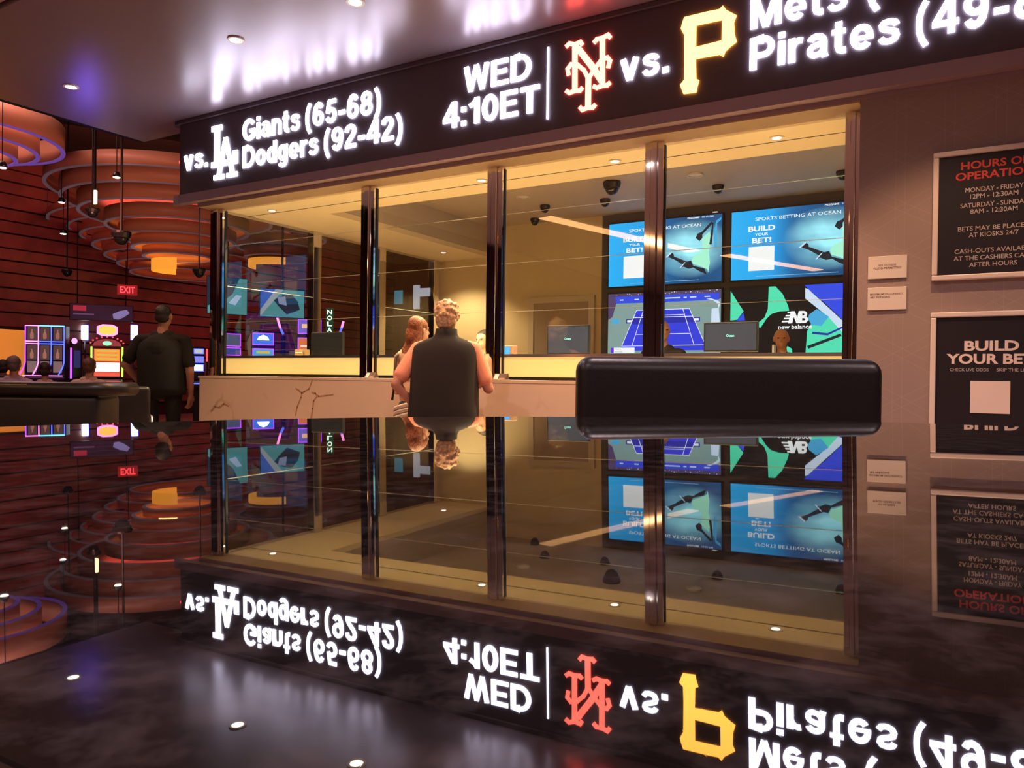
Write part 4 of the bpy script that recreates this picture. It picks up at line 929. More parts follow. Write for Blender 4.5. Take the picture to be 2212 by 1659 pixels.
        for i in range(70):
            a = random.uniform(0, 2 * math.pi); v_ = random.uniform(-0.55, 1.0)
            rr = math.sqrt(max(0, 1 - v_ * v_)); px, py, pz = 0.090 * rr * math.cos(a), -0.022 + 0.096 * rr * math.sin(a), 0.036 + 0.096 * v_
            if py > 0.055 and pz < 0.09: continue
            hs.append(('e', HV(px, py, pz), (0.017 * k, 0.017 * k, 0.015 * k), 0))
        fuse('hair', hs, [hm], t, 0.0065, 1, 0.0010)
    elif hair == 'long':
        hs = [('e', HV(0, -0.020, 0.040), (0.088 * k, 0.096 * k, 0.088 * k), 0), ('e', HV(0, -0.055, -0.05), (0.088 * k, 0.062 * k, 0.11 * k), 0)]
        for i in range(16):
            a = -1 + 2 * i / 15
            hs.append(('c', HV(a * 0.075, -0.045 - 0.02 * (1 - a * a), 0.02), 0.020 * k, HV(a * 0.105, -0.085 - 0.015 * random.random(), -0.20 - 0.06 * random.random()), 0.018 * k, 0))
            hs.append(('c', HV(a * 0.105, -0.085, -0.17), 0.018 * k, HV(a * 0.10 - 0.01, -0.10, -0.31 - 0.05 * random.random()), 0.008 * k, 0))
        fuse('hair', hs, [hm], t, 0.008, 2, 0.0018)
    return t, V, HV

# customer in the dark vest, leaning at the counter
vest_m = cloth('vest', (0.014, 0.009, 0.008), 0.95); salmon = cloth('salmon', (0.86, 0.34, 0.20))
pl = at(960, 820, 5.30)
man, V, HV = person('grey-haired man in dark vest and salmon shirt leaning at the marble counter', (pl.x, pl.y, 0), R(20), 1.62, (0.50, 0.22, 0.15), (0.46, 0.30, 0.16), salmon, cloth('trousers', (0.03, 0.026, 0.025)),
                {-1: ((-0.355, -0.10, 1.125), (-0.215, 0.02, 0.93), (0.5, 0.75, -0.35), (-0.6, -0.2, 0.6)), 1: ((0.33, 0.06, 1.10), (0.24, 0.30, 1.145), (-0.45, 0.9, -0.05), (0, 0, 1))}, build=1.18, lean=0.06, hair='curly')
kk = 1.62 / 1.75
mb = loft([(0, -0.02, 0.800, 0.250, 0.168), (0, -0.02, 0.86, 0.252, 0.172), (0, -0.01, 0.95, 0.246, 0.175), (0, 0.0, 1.05, 0.242, 0.176), (0, 0.005, 1.15, 0.240, 0.168), (0, 0.01, 1.25, 0.240, 0.156), (0, 0.015, 1.32, 0.238, 0.143), (0, 0.02, 1.365, 0.228, 0.128), (0, 0.024, 1.395, 0.200, 0.112), (0, 0.028, 1.418, 0.150, 0.096), (0, 0.032, 1.440, 0.092, 0.080), (0, 0.036, 1.462, 0.078, 0.074), (0, 0.040, 1.500, 0.074, 0.071)])
mb.v = [(v[0], v[1], v[2] * 1.62 / 1.69) for v in mb.v]
mb.build('vest', vest_m, man, True, False)

# woman beside him
pl = at(896, 820, 5.95)
wom, V, HV = person('woman with long auburn hair and tan top behind the man in the vest', (pl.x, pl.y, 0), R(2), 1.56, (0.60, 0.33, 0.22), (0.17, 0.055, 0.018), cloth('tan_top', (0.55, 0.36, 0.22)), cloth('black_trousers', (0.02, 0.018, 0.018)),
                {-1: ((-0.225, 0.03, 1.10), (-0.20, 0.22, 1.165), (0.3, 0.9, 0), (0, 0, 1)), 1: ((0.24, 0.05, 1.12), (0.2, 0.26, 1.16), (-0.2, 0.9, 0), (0, 0, 1))}, sleeve='none', hair='long', lean=0.04, head_turn=-0.3)
kw = 1.56 / 1.75
for i in range(7):
    z = 0.86 + i * 0.021
    pts = [((0.188 + 0.006 * (i % 2)) * kw * math.cos(2 * math.pi * a / 28) , (0.005 + 0.138 * math.sin(2 * math.pi * a / 28)) * kw, (z + 0.045 * math.cos(2 * math.pi * a / 28)) * kw) for a in range(29)]
    MB().tube(pts, 0.0125, 8).build('waist_wrap', cloth('wrap_pale', (0.78, 0.68, 0.56)) if i % 2 == 0 else cloth('wrap_dark', (0.36, 0.27, 0.2)), wom, True, False)
MB().tube([V(-0.155, 0.06, 1.43), V(-0.165, 0.0, 1.465), V(-0.155, -0.09, 1.40), V(-0.13, -0.125, 1.2), V(-0.15, -0.13, 1.02)], 0.010, 8).build('bag_strap', mat('strap', (0.02, 0.015, 0.012), 0.5), wom, True, False)

# man in black walking past the booth
pl = at(350, 820, 7.8)
blk = cloth('black_shirt', (0.006, 0.0055, 0.005))
guard, V, HV = person('man in black short-sleeved shirt seen from behind left of the booth', (pl.x, pl.y, 0), R(32), 1.80, (0.42, 0.20, 0.14), (0.010, 0.008, 0.007), blk, cloth('black_slacks', (0.005, 0.005, 0.005)),
                {-1: ((-0.36, -0.02, 1.15), (-0.27, 0.10, 0.97), (0.3, 0.8, -0.5), (-0.7, 0, 0.4)), 1: ((0.285, -0.02, 1.09), (0.265, 0.06, 0.86), (-0.10, 0.12, -1), (0.9, -0.3, 0))}, build=1.22, hair='crop')
mb = loft([(0, 0, 0.875, 0.235, 0.160), (0, 0, 0.95, 0.238, 0.163), (0, 0, 1.06, 0.240, 0.160), (0, 0, 1.2, 0.245, 0.150), (0, 0, 1.32, 0.250, 0.138), (0, 0, 1.40, 0.235, 0.118), (0, 0, 1.44, 0.19, 0.100), (0, 0.005, 1.475, 0.11, 0.085), (0, 0.01, 1.505, 0.072, 0.072)])
mb.build('shirt_body', blk, guard, True, False)

# tellers behind the glass
suit = cloth('dark_suit', (0.022, 0.016, 0.014))
for (px, D, H, yaw, turn, lab, sk) in ((1432, 7.75, 1.70, R(178), R(38), 'bald teller in dark suit partly behind the fourth mullion', (0.55, 0.27, 0.18)), (1690, 7.6, 1.62, R(160), R(30), 'teller with shaved head holding a white paper in front of the shoe advert', (0.52, 0.25, 0.16)), (1048, 7.7, 1.57, R(150), R(25), 'dark-haired teller peeking out beside the third mullion', (0.50, 0.28, 0.18))):
    pl = at(px, 800, D)
    tm, V, HV = person(lab, (pl.x, pl.y, 0), yaw, H, sk, (0.018, 0.012, 0.01), suit, cloth('slacks', (0.02, 0.02, 0.02)), {-1: ((-0.27, 0.05, 1.10), (-0.15, 0.26, 1.12), (0.3, 1, 0), (0, 0, 1)), 1: ((0.27, 0.05, 1.10), (0.15, 0.26, 1.12), (-0.3, 1, 0), (0, 0, 1))}, sleeve='long', head_turn=turn, hair='short' if 'dark-haired' in lab else 'none', build=1.05)
    if 'dark-haired' not in lab:
        MB().tube([V(0, 0.118, 1.36), V(0, 0.125, 1.22)], 0.012, 8).build('tie', cloth('yellow_tie', (0.6, 0.35, 0.05)), tm, True, False)
t = thing('paper_slip', 'white paper slip held upright beside the right-hand teller', 'paper', tuple(at(1672, 752, 7.2)))
pp = at(1672, 752, 7.2)
MB().box(pp.x - 0.008, pp.x + 0.008, pp.y - 0.05, pp.y + 0.05, pp.z - 0.25, pp.z + 0.03).build('sheet', M_WHITE, t)

# seated players across the casino floor
lav = cloth('lavender_shirt', (0.42, 0.34, 0.46)); cream = cloth('cream_shirt', (0.62, 0.48, 0.40)); pink = cloth('pink_shirt', (0.55, 0.36, 0.36)); dsh = cloth('dark_shirt', (0.05, 0.04, 0.06))
for (px, top_y, D, shirt, hc_, lab, ry) in ((6, 778, 11.5, dsh, (0.02, 0.015, 0.015), 'seated dark-haired player at the very left edge', 0.1), (29, 770, 9.9, lav, (0.10, 0.08, 0.08), 'seated player in lavender shirt near the left edge', -0.2),
                                          (97, 784, 11.4, pink, (0.03, 0.02, 0.02), 'seated player in pink before the blue neon slot machines', 0.0), (192, 774, 10.2, cream, (0.09, 0.045, 0.03), 'seated player in cream shirt before the bright red and green slot machine', -0.35)):
    pl = at(px, 800, D); topz = at(px, top_y, D).z; H = 1.70
    sz = topz - (1.645 + 0.11) * H / 1.75 + 0.86
    person(lab, (pl.x, pl.y, 0), YAW + ry + R(25), H, (0.50, 0.27, 0.2), hc_, shirt, cloth('jeans', (0.03, 0.035, 0.06)), {-1: ((-0.26, 0.06, 1.12), (-0.15, 0.30, 1.12), (0.2, 1, 0), (0, 0, 1)), 1: ((0.26, 0.06, 1.12), (0.15, 0.30, 1.12), (-0.2, 1, 0), (0, 0, 1))}, seated=True, seat_z=sz - 0.0)
    c_ = lounge_chair((pl.x + 0.22 * math.sin(YAW + ry + R(25)), pl.y - 0.22 * math.cos(YAW + ry + R(25))), YAW + ry + R(25), 'black gaming chair under the ' + lab.replace('seated ', '').split(' before')[0].split(' near')[0].split(' at the')[0], 0.48, 0.93 if px != 6 else 1.05, sz - 0.08)

# ------------------------------------------------------------------ ribbon rings hung over the casino floor
RIM = mat('ring_rim', (0.75, 0.55, 0.62), 0.3)
def rings(name, label, c, spec, rimm, thick=0.05):
    t = thing(name, label, 'ceiling feature', (c.x, c.y, spec[0][1]), group='ribbon ring chandeliers')
    for r, z, h in spec:
        b = MB().band((c.x, c.y, z + 0.016), r, h, thick, n=80).build('ring_band', M_BAND, t, True)
        MB().band((c.x, c.y, z), r + 0.004, 0.015, thick + 0.008, n=80).build('rim', rimm, b)
    for a in range(3):
        r, z, h = spec[0]
        MB().tube([(c.x + (r - 0.025) * math.cos(a * 2.1), c.y + (r - 0.025) * math.sin(a * 2.1), z + h + 0.017), (c.x + (r - 0.025) * math.cos(a * 2.1), c.y + (r - 0.025) * math.sin(a * 2.1), 5.99)], 0.006, 6).build('hanger', M_DARKMET, t)
    return t
ca = at(384, 800, 13.6)
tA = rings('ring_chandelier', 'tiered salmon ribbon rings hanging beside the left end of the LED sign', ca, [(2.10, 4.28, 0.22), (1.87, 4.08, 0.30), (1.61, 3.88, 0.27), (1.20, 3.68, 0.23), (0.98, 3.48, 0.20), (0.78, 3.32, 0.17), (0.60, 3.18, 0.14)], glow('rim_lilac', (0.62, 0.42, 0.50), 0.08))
AMBER = glow('amber_light_panel', (1.0, 0.36, 0.035), 0.9)
MB().band((ca.x, ca.y, 2.93), 0.45, 0.20, 0.03, 150, 320, 40).build('lit_panel', AMBER, tA)
cb_ = at(400, 800, 18.6)
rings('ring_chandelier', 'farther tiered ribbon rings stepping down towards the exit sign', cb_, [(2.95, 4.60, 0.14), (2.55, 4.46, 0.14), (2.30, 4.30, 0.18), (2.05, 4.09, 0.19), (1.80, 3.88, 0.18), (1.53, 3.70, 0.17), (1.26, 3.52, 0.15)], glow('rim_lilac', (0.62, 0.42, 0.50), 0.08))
cl_ = at(-85, 800, 10.6)
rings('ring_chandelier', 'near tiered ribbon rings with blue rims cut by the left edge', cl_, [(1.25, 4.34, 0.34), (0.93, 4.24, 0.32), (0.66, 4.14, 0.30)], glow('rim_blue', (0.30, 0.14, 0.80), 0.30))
cc_ = at(600, 800, 16.0)
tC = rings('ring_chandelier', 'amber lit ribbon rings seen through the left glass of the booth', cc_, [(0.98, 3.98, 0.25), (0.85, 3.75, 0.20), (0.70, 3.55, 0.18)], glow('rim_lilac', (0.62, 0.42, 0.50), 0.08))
MB().band((cc_.x, cc_.y, 3.36), 0.62, 0.15, 0.03, 190, 330, 40).build('lit_panel', AMBER, tC)

def pendant(x, y, D, label, tall=0.0):
    p = at(x, y, D); t = thing('spot_pendant', label, 'light', tuple(p), group='casino spot lamps')
    MB().tube([(p.x, p.y, p.z + 0.06), (p.x, p.y, 5.995)], 0.006, 8).build('stem', M_DARKMET, t)
    MB().lathe([(0.05, 0.0), (0.055, 0.02), (0.035, 0.07), (0.01, 0.08)], (p.x, p.y, p.z), 16).build('can', M_DARKMET, t, True)
    MB().lathe([(0.001, -0.012), (0.035, -0.009), (0.047, -0.001), (0.001, -0.001)], (p.x, p.y, p.z), 16).build('bulb', M_LAMP, t)
pendant(252, 383, 10.4, 'bright spot lamp hanging in front of the top salmon ring')
pendant(5, 362, 9.0, 'bright spot lamp at the left edge under the near rings')
pendant(133, 437, 12.2, 'bright spot lamp below the blue-lit ring rims')
pendant(137, 505, 12.5, 'lowest bright spot lamp beside the far rings')
p = at(205, 426, 10.9)
t = thing('wall_sconce', 'tall white-hot sconce strip between the ribbon rings', 'light', tuple(p))
MB().rbox(p.x - 0.03, p.x + 0.03, p.y - 0.02, p.y + 0.02, p.z - 0.10, p.z + 0.10, 0.01, 2).build('tube', glow('sconce_glow', (1.0, 0.62, 0.22), 9), t)
MB().box(p.x - 0.012, p.x + 0.012, p.y - 0.012, p.y + 0.012, p.z + 0.101, 5.99).build('hanger', M_DARKMET, t)
for x, y, D, s_, lab in ((200, 450, 9.6, 0.85, 'black dome camera hanging under the sconce'), (262, 500, 9.2, 1.15, 'large black dome camera hanging below the salmon rings'), (430, 580, 10.5, 0.9, 'black dome camera hanging beside the left mullion'), (145, 582, 13.0, 0.9, 'black dome camera on the far red wall')):
    p = at(x, y, D); dome_camera(p.x, p.y, 5.995, s_, lab, 5.995 - p.z)

# ------------------------------------------------------------------ slot machines
M_CAB = mat('slot_cabinet', (0.018, 0.015, 0.03), 0.25)
N_PURPLE = glow('neon_purple', (0.45, 0.06, 1.0), 2.2); N_BLUE = glow('neon_blue', (0.08, 0.12, 1.0), 2.4); N_PINK = glow('neon_pink', (1.0, 0.25, 0.65), 2.2); N_GREEN = glow('neon_green', (0.45, 1.0, 0.08), 2.0); N_RED = glow('neon_red', (1.0, 0.04, 0.05), 3.0); N_CYAN = glow('neon_cyan', (0.15, 0.75, 1.0), 2.5); N_WHITE = glow('neon_white', (0.85, 0.90, 1.0), 5.0)
def slot(p, label, w, top, screens, frame_m, extra=0.0, deck=True, fx=0.0):
    """screens: (z0, z1, material, half_width_factor)"""
    t = thing('slot_machine', label, 'slot machine', (p.x, p.y, 0), face_cam(p, extra), 'slot machines')
    MB().rbox(-w / 2, w / 2, 0.02, 0.45, 0.0, 0.95, 0.02, 2).build('base_cabinet', M_CAB, t, False, False)
    MB().rbox(-w / 2, w / 2, 0.08, 0.40, 0.955, top, 0.02, 2).build('upper_cabinet', M_CAB, t, False, False)
    if deck: MB().prism([(-0.18, 0.82), (0.015, 0.82), (0.015, 0.94), (-0.05, 0.94), (-0.18, 0.88)], -w / 2, w / 2, 'X').build('button_deck', M_CAB, t, False, False)
    if deck: MB().box(-w * 0.45, w * 0.45, -0.19, -0.181, 0.885, 0.905).build('deck_light', frame_m, t, False, False)
    for z0, z1, m_, f_ in screens:
        s = MB().box(-w * f_, w * f_, 0.066, 0.0795, z0, z1).build('screen', m_, t, False, False)
        g = 0.016
        for a in ((-w * f_ - g, -w * f_, z0 - g, z1 + g), (w * f_, w * f_ + g, z0 - g, z1 + g), (-w * f_, w * f_, z0 - g, z0), (-w * f_, w * f_, z1, z1 + g)):
            MB().box(a[0], a[1], 0.060, 0.0795, a[2], a[3]).build('neon_trim', frame_m, s, False, False)
    return t
def sm(n, c, s=1.0): return glow('slot_' + n, c, s)
M_BOTTLE = sm('brown_reel', (0.09, 0.045, 0.04)); M_REEL = sm('pale_reel', (0.20, 0.12, 0.12))
# triple neon bank
p = at(94, 800, 16.5)
t = thing('slot_machine', 'blue and purple neon slot machine bank with six bottle panels', 'slot machine', (p.x, p.y, 0), face_cam(p, -0.25), 'slot machines')
MB().rbox(-0.40, 0.40, 0.05, 0.50, 0, 0.98, 0.02, 2).build('base_cabinet', M_CAB, t, False, False)
MB().rbox(-0.40, 0.40, 0.10, 0.45, 0.985, 2.14, 0.02, 2).build('upper_cabinet', M_CAB, t, False, False)
for i in range(3):
    x = -0.25 + i * 0.25
    for z0, z1, m_ in ((1.79, 2.08, M_BOTTLE), (1.36, 1.68, M_BOTTLE), (1.08, 1.33, M_REEL)):
        s = MB().box(x - 0.085, x + 0.085, 0.085, 0.0995, z0, z1).build('screen', m_, t, False, False)
        MB().lathe([(0.02, 0.03), (0.035, 0.05), (0.035, 0.14), (0.012, 0.19), (0.012, 0.24)], (x, 0.083, z0), 8).build('bottle', sm('bottle_glow', (0.32, 0.13, 0.09)), s, False, False) if z1 - z0 > 0.26 else None
for i in range(4):
    x = -0.375 + i * 0.25
    MB().tube([(x, 0.078, 2.10), (x, 0.078, 1.30), (x - 0.03, 0.078, 1.18), (x - 0.10, 0.06, 1.03)], 0.013, 8).build('neon_tube', (N_PINK if i == 1 else N_BLUE if i == 2 else N_PURPLE) if i < 3 else N_BLUE, t, False, False)
for z in (2.11, 1.765, 1.715):
    MB().tube([(-0.38, 0.078, z), (-0.12, 0.078, z)], 0.012, 8).build('neon_tube', N_PINK, t, False, False)
    MB().tube([(-0.12, 0.078, z), (0.38, 0.078, z)], 0.012, 8).build('neon_tube', N_CYAN if z > 2 else N_BLUE, t, False, False)
MB().box(-0.40, 0.36, -0.02, 0.02, 1.0, 1.02).build('deck_light', N_PINK, t, False, False)
# bright red-topped machine
p = at(231, 800, 17.0)
t = slot(p, 'bright slot machine with red hexagon topper and green neon sides', 0.62, 1.70, [(1.36, 1.62, sm('orange', (0.95, 0.32, 0.04), 1.1), 0.40), (1.12, 1.32, sm('white', (0.95, 0.95, 1.0), 2.2), 0.40), (1.02, 1.09, sm('redpanel', (0.9, 0.12, 0.08), 1.0), 0.40)], sm('trimred', (0.8, 0.10, 0.05), 0.8))
for sx in (-1, 1):
    MB().tube([(sx * 0.31, 0.05, 1.68), (sx * 0.31, 0.05, 1.0)], 0.018, 8).build('side_neon', N_GREEN, t, False, False)
hexp = [(-0.21, 1.98), (-0.21, 2.14), (-0.10, 2.19), (0.10, 2.19), (0.21, 2.14), (0.21, 1.98), (0.10, 1.93), (-0.10, 1.93)]
h_ = MB().prism(hexp, 0.10, 0.25).build('topper', N_PINK, t, False, False)
MB().prism([(x * 0.80, 2.06 + (z - 2.06) * 0.74) for x, z in hexp], 0.09, 0.099).build('topper_screen', sm('gold', (1.0, 0.45, 0.08), 1.6), h_, False, False)
MB().prism([(0.29 * math.cos(R(a)), 1.70 + 0.16 * math.sin(R(a))) for a in range(0, 181, 12)], 0.09, 0.30).build('arch', sm('arch', (0.30, 0.04, 0.05), 1.0), t, False, False)
MB().ell((0, 0.085, 1.76), (0.09, 0.012, 0.05)).build('arch_lamp', sm('green', (0.2, 1.0, 0.35), 2.0), t, True, False)
for i in range(9):
    a = R(15 + i * 18.75); MB().ell((0.34 * math.cos(a), 0.12, 1.72 + 0.19 * math.sin(a)), (0.018, 0.018, 0.018), 8, 6).build('arch_bulb', N_RED, t, True, False)
for i in range(5):
    z = 1.40 + i * 0.045; MB().box(-0.20, 0.20, 0.0635, 0.0655, z, z + 0.012).build('pay_line', sm(('green_line', 'red_line')[i % 2], ((0.1, 0.8, 0.2), (0.8, 0.05, 0.05))[i % 2], 1.0), t, False, False)
MB().ell((0.40, 0.02, 1.16), (0.04, 0.03, 0.04), 10, 7).build('knob_lamp', N_RED, t, True, False)
MB().tube([(0.31, 0.1, 1.16), (0.40, 0.04, 1.16)], 0.012, 8).build('knob_arm', M_CAB, t, False, False)
# machine seen edge-on with purple tube
p = at(168, 800, 17.4)
t = slot(p, 'dark slot machine with one purple neon edge beside the red hexagon topper', 0.22, 1.86, [(1.20, 1.60, sm('dim', (0.02, 0.02, 0.10)), 0.3)], M_CAB, 0.2)
MB().tube([(-0.13, 0.05, 1.66), (-0.13, 0.05, 0.95)], 0.020, 8).build('side_neon', N_PURPLE, t, False, False)
MB().ell((-0.06, 0.06, 1.82), (0.06, 0.02, 0.07)).build('candle', N_PINK, t, True, False)
# upright lit signs
for x, lab in ((183, 'narrow upright lightbox sign left of the red hexagon topper'), (290, 'narrow upright lightbox sign beside the shoulder of the man in black')):
    p = at(x, 718, 18.0); t = thing('lightbox_sign', lab, 'sign', (p.x, p.y, 0), face_cam(p), 'upright lightbox signs')
    MB().rbox(-0.07, 0.07, -0.03, 0.05, p.z - 0.17, p.z + 0.17, 0.02, 3).build('lightbox', N_WHITE, t, True, False)
    MB().rbox(-0.085, 0.085, 0.051, 0.09, p.z - 0.19, p.z + 0.19, 0.02, 3).build('backing', N_BLUE, t, True, False)
    MB().tube([(0, 0.07, 0), (0, 0.07, p.z - 0.18)], 0.03, 10).build('post', M_CAB, t, True, False)
# hanging banner display
p = at(220, 676, 17.6); t = thing('banner_display', 'dark hanging banner display with red block and pale blob on the far wall', 'display', tuple(p), face_cam(p))
MB().rbox(-0.66, 0.66, 0.0, 0.08, -0.19, 0.20, 0.01, 2).build('housing', M_BLACKP, t, False, False)
s = MB().box(-0.64, 0.64, -0.006, -0.001, -0.17, 0.18).build('screen', sm('banner', (0.018, 0.006, 0.018)), t, False, False)
MB().box(-0.58, -0.32, -0.010, -0.007, 0.03, 0.15).build('red_block', sm('banner_red', (0.35, 0.02, 0.04)), s, False, False)
MB().box(-0.58, -0.16, -0.010, -0.007, -0.06, -0.03).build('pale_line', sm('banner_line', (0.10, 0.05, 0.12)), s, False, False)
MB().prism([(0.24, -0.12), (0.22, -0.02), (0.36, 0.06), (0.52, 0.10), (0.58, 0.02), (0.46, -0.08), (0.34, -0.14)], -0.010, -0.007).build('pale_blob', sm('banner_blob', (0.20, 0.16, 0.36)), s, False, False)
for sx in (-0.5, 0.5): MB().tube([(sx, 0.04, 0.201), (sx, 0.04, 5.98 - p.z)], 0.012, 8).build('hanger', M_DARKMET, t, False, False)
# exit sign
p = at(275, 626, 16.5); t = thing('exit_sign', 'glowing red exit sign hanging before the mahogany wall', 'sign', tuple(p), face_cam(p))
MB().rbox(-0.20, 0.20, 0.0, 0.06, -0.11, 0.11, 0.01, 2).build('housing', mat('exit_housing', (0.10, 0.01, 0.01), 0.4, emit=(1, 0.03, 0.04), strength=0.28), t, False, False)
vs_, fs_ = text_raw('EXIT', 0.02); bx = max(v.x for v in vs_); by = max(v.y for v in vs_)
MB().add([(-0.15 + v.x / bx * 0.30, -0.003, -0.07 + v.y / by * 0.14) for v in vs_], fs_).build('lettering', N_RED, t, False, False)
MB().tube([(0, 0.03, 0.111), (0, 0.03, 5.98 - p.z)], 0.01, 8).build('hanger', M_DARKMET, t, False, False)
# amber alcove on the far wall, its lamplight put in as panel emission
t = thing('amber_panel', 'orange wall panel at the far left with lamplight put in as glow', 'wall panel', (-17.9, 8.4, 0))
MB().box(-17.96, -17.93, 7.4, 9.05, 0.3, 2.02).build('panel', mat('amber_lamplight_glow', (0.8, 0.35, 0.06), 0.5, emit=(1.0, 0.33, 0.04), strength=0.55), t)
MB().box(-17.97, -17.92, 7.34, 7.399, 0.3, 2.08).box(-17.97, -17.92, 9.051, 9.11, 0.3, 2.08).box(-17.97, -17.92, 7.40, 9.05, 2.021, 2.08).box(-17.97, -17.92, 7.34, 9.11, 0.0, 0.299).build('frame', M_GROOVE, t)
# machines seen through the left glass
BLUE_SCR = sm('bluescreen', (0.06, 0.20, 1.0), 1.1); DIM_SCR = sm('greyscreen', (0.10, 0.11, 0.20), 1.0)
slot(at(505, 800, 14.0), 'small slot machine with grey screen and purple neon just right of the left mullion', 0.34, 1.90, [(1.63, 1.84, DIM_SCR, 0.40), (1.46, 1.58, sm('bluegrey', (0.05, 0.08, 0.30)), 0.40)], N_PURPLE, 0.35)
t = slot(at(568, 800, 14.0), 'slot machine with bright blue screens and yellow badge seen through the left glass', 0.42, 1.90, [(1.66, 1.86, BLUE_SCR, 0.42), (1.40, 1.57, sm('paleblue', (0.10, 0.42, 0.90), 1.0), 0.42)], N_PURPLE)
MB().box(-0.12, 0.12, 0.0630, 0.0655, 1.49, 1.535).build('badge', sm('yellow_badge', (0.75, 0.60, 0.03), 1.0), t, False, False)
MB().prism([(-0.11, 1.74), (0.11, 1.74), (0.08, 1.80), (0.0, 1.84), (-0.08, 1.80)], 0.0630, 0.0655).build('game_logo', N_WHITE, t, False, False)
MB().prism([(-0.27, 1.42), (-0.20, 1.42), (-0.14, 1.90), (-0.20, 1.92), (-0.29, 1.70)], 0.16, 0.22).build('wing', sm('bronze', (0.16, 0.08, 0.05), 1.0), t, False, False)
t = slot(at(668, 800, 14.0), 'tall slot machine with purple neon frame and orange lower screen seen through glass', 0.46, 2.16, [(1.88, 2.12, sm('violet', (0.22, 0.14, 0.75), 1.0), 0.43), (1.40, 1.78, sm('orangered', (0.85, 0.18, 0.06), 1.0), 0.43)], N_PURPLE)
MB().box(-0.14, 0.16, 0.0630, 0.0655, 1.97, 2.05).build('game_logo', sm('peach', (1.0, 0.55, 0.3), 1.2), t, False, False)
for z in (1.62, 1.54): MB().box(-0.16, 0.10, 0.0630, 0.0655, z, z + 0.035).build('jackpot_strip', sm('jackpot', (0.9, 0.75, 0.6), 1.2), t, False, False)
p = at(712, 690, 14.2); t = thing('nola_sign', 'vertical white lettered lightbox reading downwards behind the blank monitor', 'sign', (p.x, p.y, 0), face_cam(p))
MB().rbox(-0.07, 0.07, 0.0, 0.06, p.z - 0.26, p.z + 0.22, 0.01, 2).build('board', sm('signgreen', (0.01, 0.05, 0.02)), t, False, False)
for i, ch in enumerate('NOLA'):
    vs_, fs_ = text_raw(ch, 0.02); bx = max(v.x for v in vs_); bn = min(v.x for v in vs_)
    MB().add([(-0.045 + (v.x - bn) / (bx - bn) * 0.09, -0.004, p.z + 0.10 - i * 0.112 + v.y * 0.115) for v in vs_], fs_).build('letter', glow('sign_white_green', (0.75, 1.0, 0.8), 2.5), t, False, False)
MB().tube([(0, 0.03, 0), (0, 0.03, p.z - 0.26)], 0.03, 8).build('post', M_CAB, t, False, False)
for pts, lab in (([(599, 686), (606, 710), (612, 722)], 'slanting pink and blue neon tube left of the tall purple machine'), ([(742, 694), (738, 708), (733, 722)], 'slanting pink neon tube right of the blank monitor')):
    P_ = [at(x, y, 14.3) for x, y in pts]; t = thing('neon_totem', lab, 'neon light', (P_[-1].x, P_[-1].y, 0), group='slanting neon tubes')
    MB().tube(P_[:2], 0.022, 8).build('upper_tube', N_PINK, t); MB().tube(P_[1:], 0.022, 8).build('lower_tube', N_BLUE, t)
    e = P_[-1]; MB().tube([(e.x, e.y, 0), (e.x, e.y, e.z - 0.03)], 0.04, 8).build('post', M_CAB, t)
slot(at(429, 800, 15.5), 'small slot machine with pale screens between the man in black and the counter', 0.20, 1.66, [(1.52, 1.60, sm('pale1', (0.5, 0.55, 0.5), 1.0), 0.40), (1.34, 1.44, sm('lav1', (0.25, 0.25, 0.8), 1.0), 0.40), (1.16, 1.28, sm('wht1', (0.8, 0.95, 0.95), 1.5), 0.42)], N_BLUE)
p = at(447, 770, 12.0); t = thing('red_light_bar', 'thin red light bar beside the foot of the left mullion', 'light', (p.x, p.y, 0))
MB().tube([(p.x, p.y, p.z - 0.08), (p.x, p.y, p.z + 0.12)], 0.012, 8).build('tube', N_RED, t); MB().tube([(p.x, p.y, 0), (p.x, p.y, p.z - 0.081)], 0.02, 8).build('post', M_CAB, t)
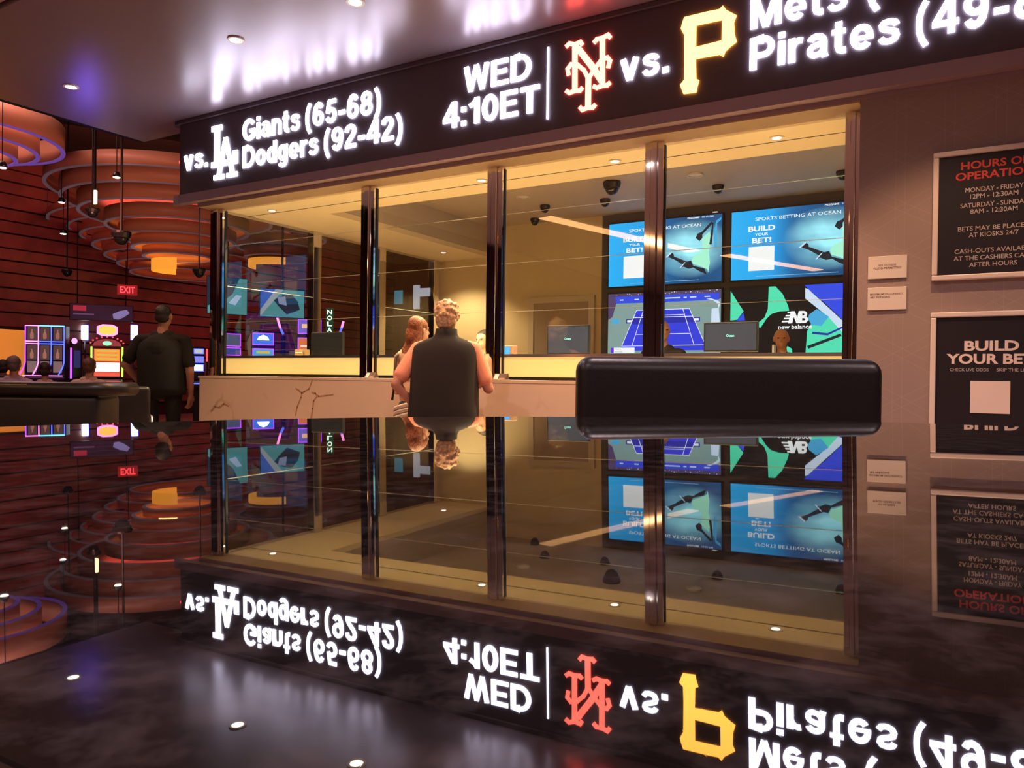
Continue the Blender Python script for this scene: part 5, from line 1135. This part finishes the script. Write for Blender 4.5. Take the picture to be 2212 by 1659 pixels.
# televisions on the casino floor, seen through the left glass
def floor_tv(x0, y0, x1, y1, D, label, flip):
    p = at((x0 + x1) / 2, (y0 + y1) / 2, D); w = (x1 - x0) * D / 1622 * 1.03; h = (y1 - y0) * D / 1622
    t = thing('hanging_tv', label, 'television', tuple(p), face_cam(p, 0.22), 'hanging casino televisions')
    MB().rbox(-w / 2 - 0.012, w / 2 + 0.012, 0, 0.06, -h / 2 - 0.012, h / 2 + 0.012, 0.006, 2).build('housing', M_BLACKP, t, False, False)
    s = MB().box(-w / 2, w / 2, -0.004, -0.0005, -h / 2, h / 2).build('screen', sm('tvteal', (0.10, 0.34, 0.36), 0.8), t, False, False)
    def pg(pts, m_, l): MB().add([(a * w, -0.004 - 0.002 * l, b * h) for a, b in pts], [tuple(range(len(pts)))]).build('graphic', m_, s, False, False)
    if flip:
        pg([(-0.5, 0.5), (-0.02, 0.5), (-0.5, -0.4)], sm('tvblue', (0.06, 0.14, 0.62), 0.8), 1)
        pg([(-0.16, 0.5), (0.02, 0.5), (-0.5, -0.5), (-0.5, -0.28)], sm('tvpale', (0.42, 0.46, 0.52), 0.8), 2)
        pg([(0.0, 0.3), (0.2, 0.36), (0.35, 0.1), (0.4, -0.2), (0.1, -0.4), (-0.1, -0.1), (-0.2, 0.1)], sm('tvdark', (0.02, 0.03, 0.06), 0.8), 3)
        pg([(-0.12, 0.22), (0.06, 0.26), (0.1, -0.08), (-0.08, -0.02)], sm('tvlav', (0.30, 0.32, 0.50), 0.8), 4)
    else:
        pg([(-0.5, 0.5), (0.3, 0.5), (0.12, 0.05), (-0.05, -0.1), (-0.5, -0.3)], sm('tvdark', (0.02, 0.03, 0.06), 0.8), 1)
        pg([(0.02, -0.2), (0.2, -0.25), (0.36, 0.02), (0.22, 0.04)], sm('tvpale2', (0.50, 0.62, 0.85), 0.8), 2)
    MB().tube([(0, 0.03, h / 2 + 0.0125), (0, 0.03, 5.98 - p.z)], 0.02, 8).build('hanger', M_DARKMET, t, False, False)
floor_tv(452, 600, 531, 678, 13.6, 'hanging television with dark and teal picture half hidden by the left mullion', False)
floor_tv(565, 626, 655, 685, 13.6, 'hanging television with blue and teal picture seen through the left glass', True)

# ------------------------------------------------------------------ things behind the viewpoint that the glass and chrome reflect
COVE = glow('cove_light', (1.0, 0.50, 0.20), 14)
for i, pts in enumerate(([(-5.67, -0.2), (-5.3, -1.6), (-4.5, -4.4)], [(-4.05, -5.1), (-2.7, -8.2)])):
    t = thing('cove_light', ('long warm cove light on the ceiling behind the viewpoint', 'shorter warm cove light deeper behind the viewpoint')[i], 'light', (pts[0][0], pts[0][1], 3.7), group='ceiling cove lights')
    for a, b in zip(pts[:-1], pts[1:]):
        d_ = (Vector(b) - Vector(a)).normalized(); n_ = Vector((-d_.y, d_.x)) * 0.13
        P4 = [Vector(a) + n_, Vector(b) + n_, Vector(b) - n_, Vector(a) - n_]
        MB().prism([q_[:] for q_ in P4], 3.670, 3.685, 'Z').build('light_strip', COVE, t)
        MB().prism([q_[:] for q_ in [Vector(a) + n_ * 1.8, Vector(b) + n_ * 1.8, Vector(b) - n_ * 1.8, Vector(a) - n_ * 1.8]], 3.686, 3.719, 'Z').build('trough', M_TRIMW, t)
def behind(x, y, Zv):
    p = at(x, y, Zv); return Vector((p.x, 2 * 5.248 - p.y, p.z))
a = behind(893, 616, 13.0); b = behind(934, 668, 13.0)
t = thing('wayfinding_sign', 'white lit wayfinding sign with black arrows behind the viewpoint', 'sign', (a.x, a.y, b.z))
cxs = a.x; w1 = abs(b.x - a.x)
MB().box(cxs, cxs + 0.12, a.y - 0.03, a.y, b.z, a.z).build('upright', N_WHITE, t); MB().box(cxs + 0.121, cxs + w1 + 0.05, a.y - 0.03, a.y, a.z - 0.20, a.z - 0.06).build('arm', N_WHITE, t)
MB().box(cxs + 0.05, cxs + 0.07, a.y - 0.02, a.y - 0.01, 0, b.z - 0.001).build('post', M_DARKMET, t)
a = behind(852, 628, 13.0); b = behind(866, 657, 13.0)
t = thing('lit_kiosk_panel', 'cyan lit kiosk panel behind the viewpoint', 'sign', (a.x, a.y, 0))
for k_ in range(2): MB().box(a.x + k_ * 0.085, a.x + 0.075 + k_ * 0.085, a.y - 0.03, a.y, b.z, a.z).build('panel', N_CYAN, t)
MB().box(a.x + 0.06, a.x + 0.09, a.y - 0.028, a.y - 0.002, 0, b.z - 0.001).build('post', M_DARKMET, t)
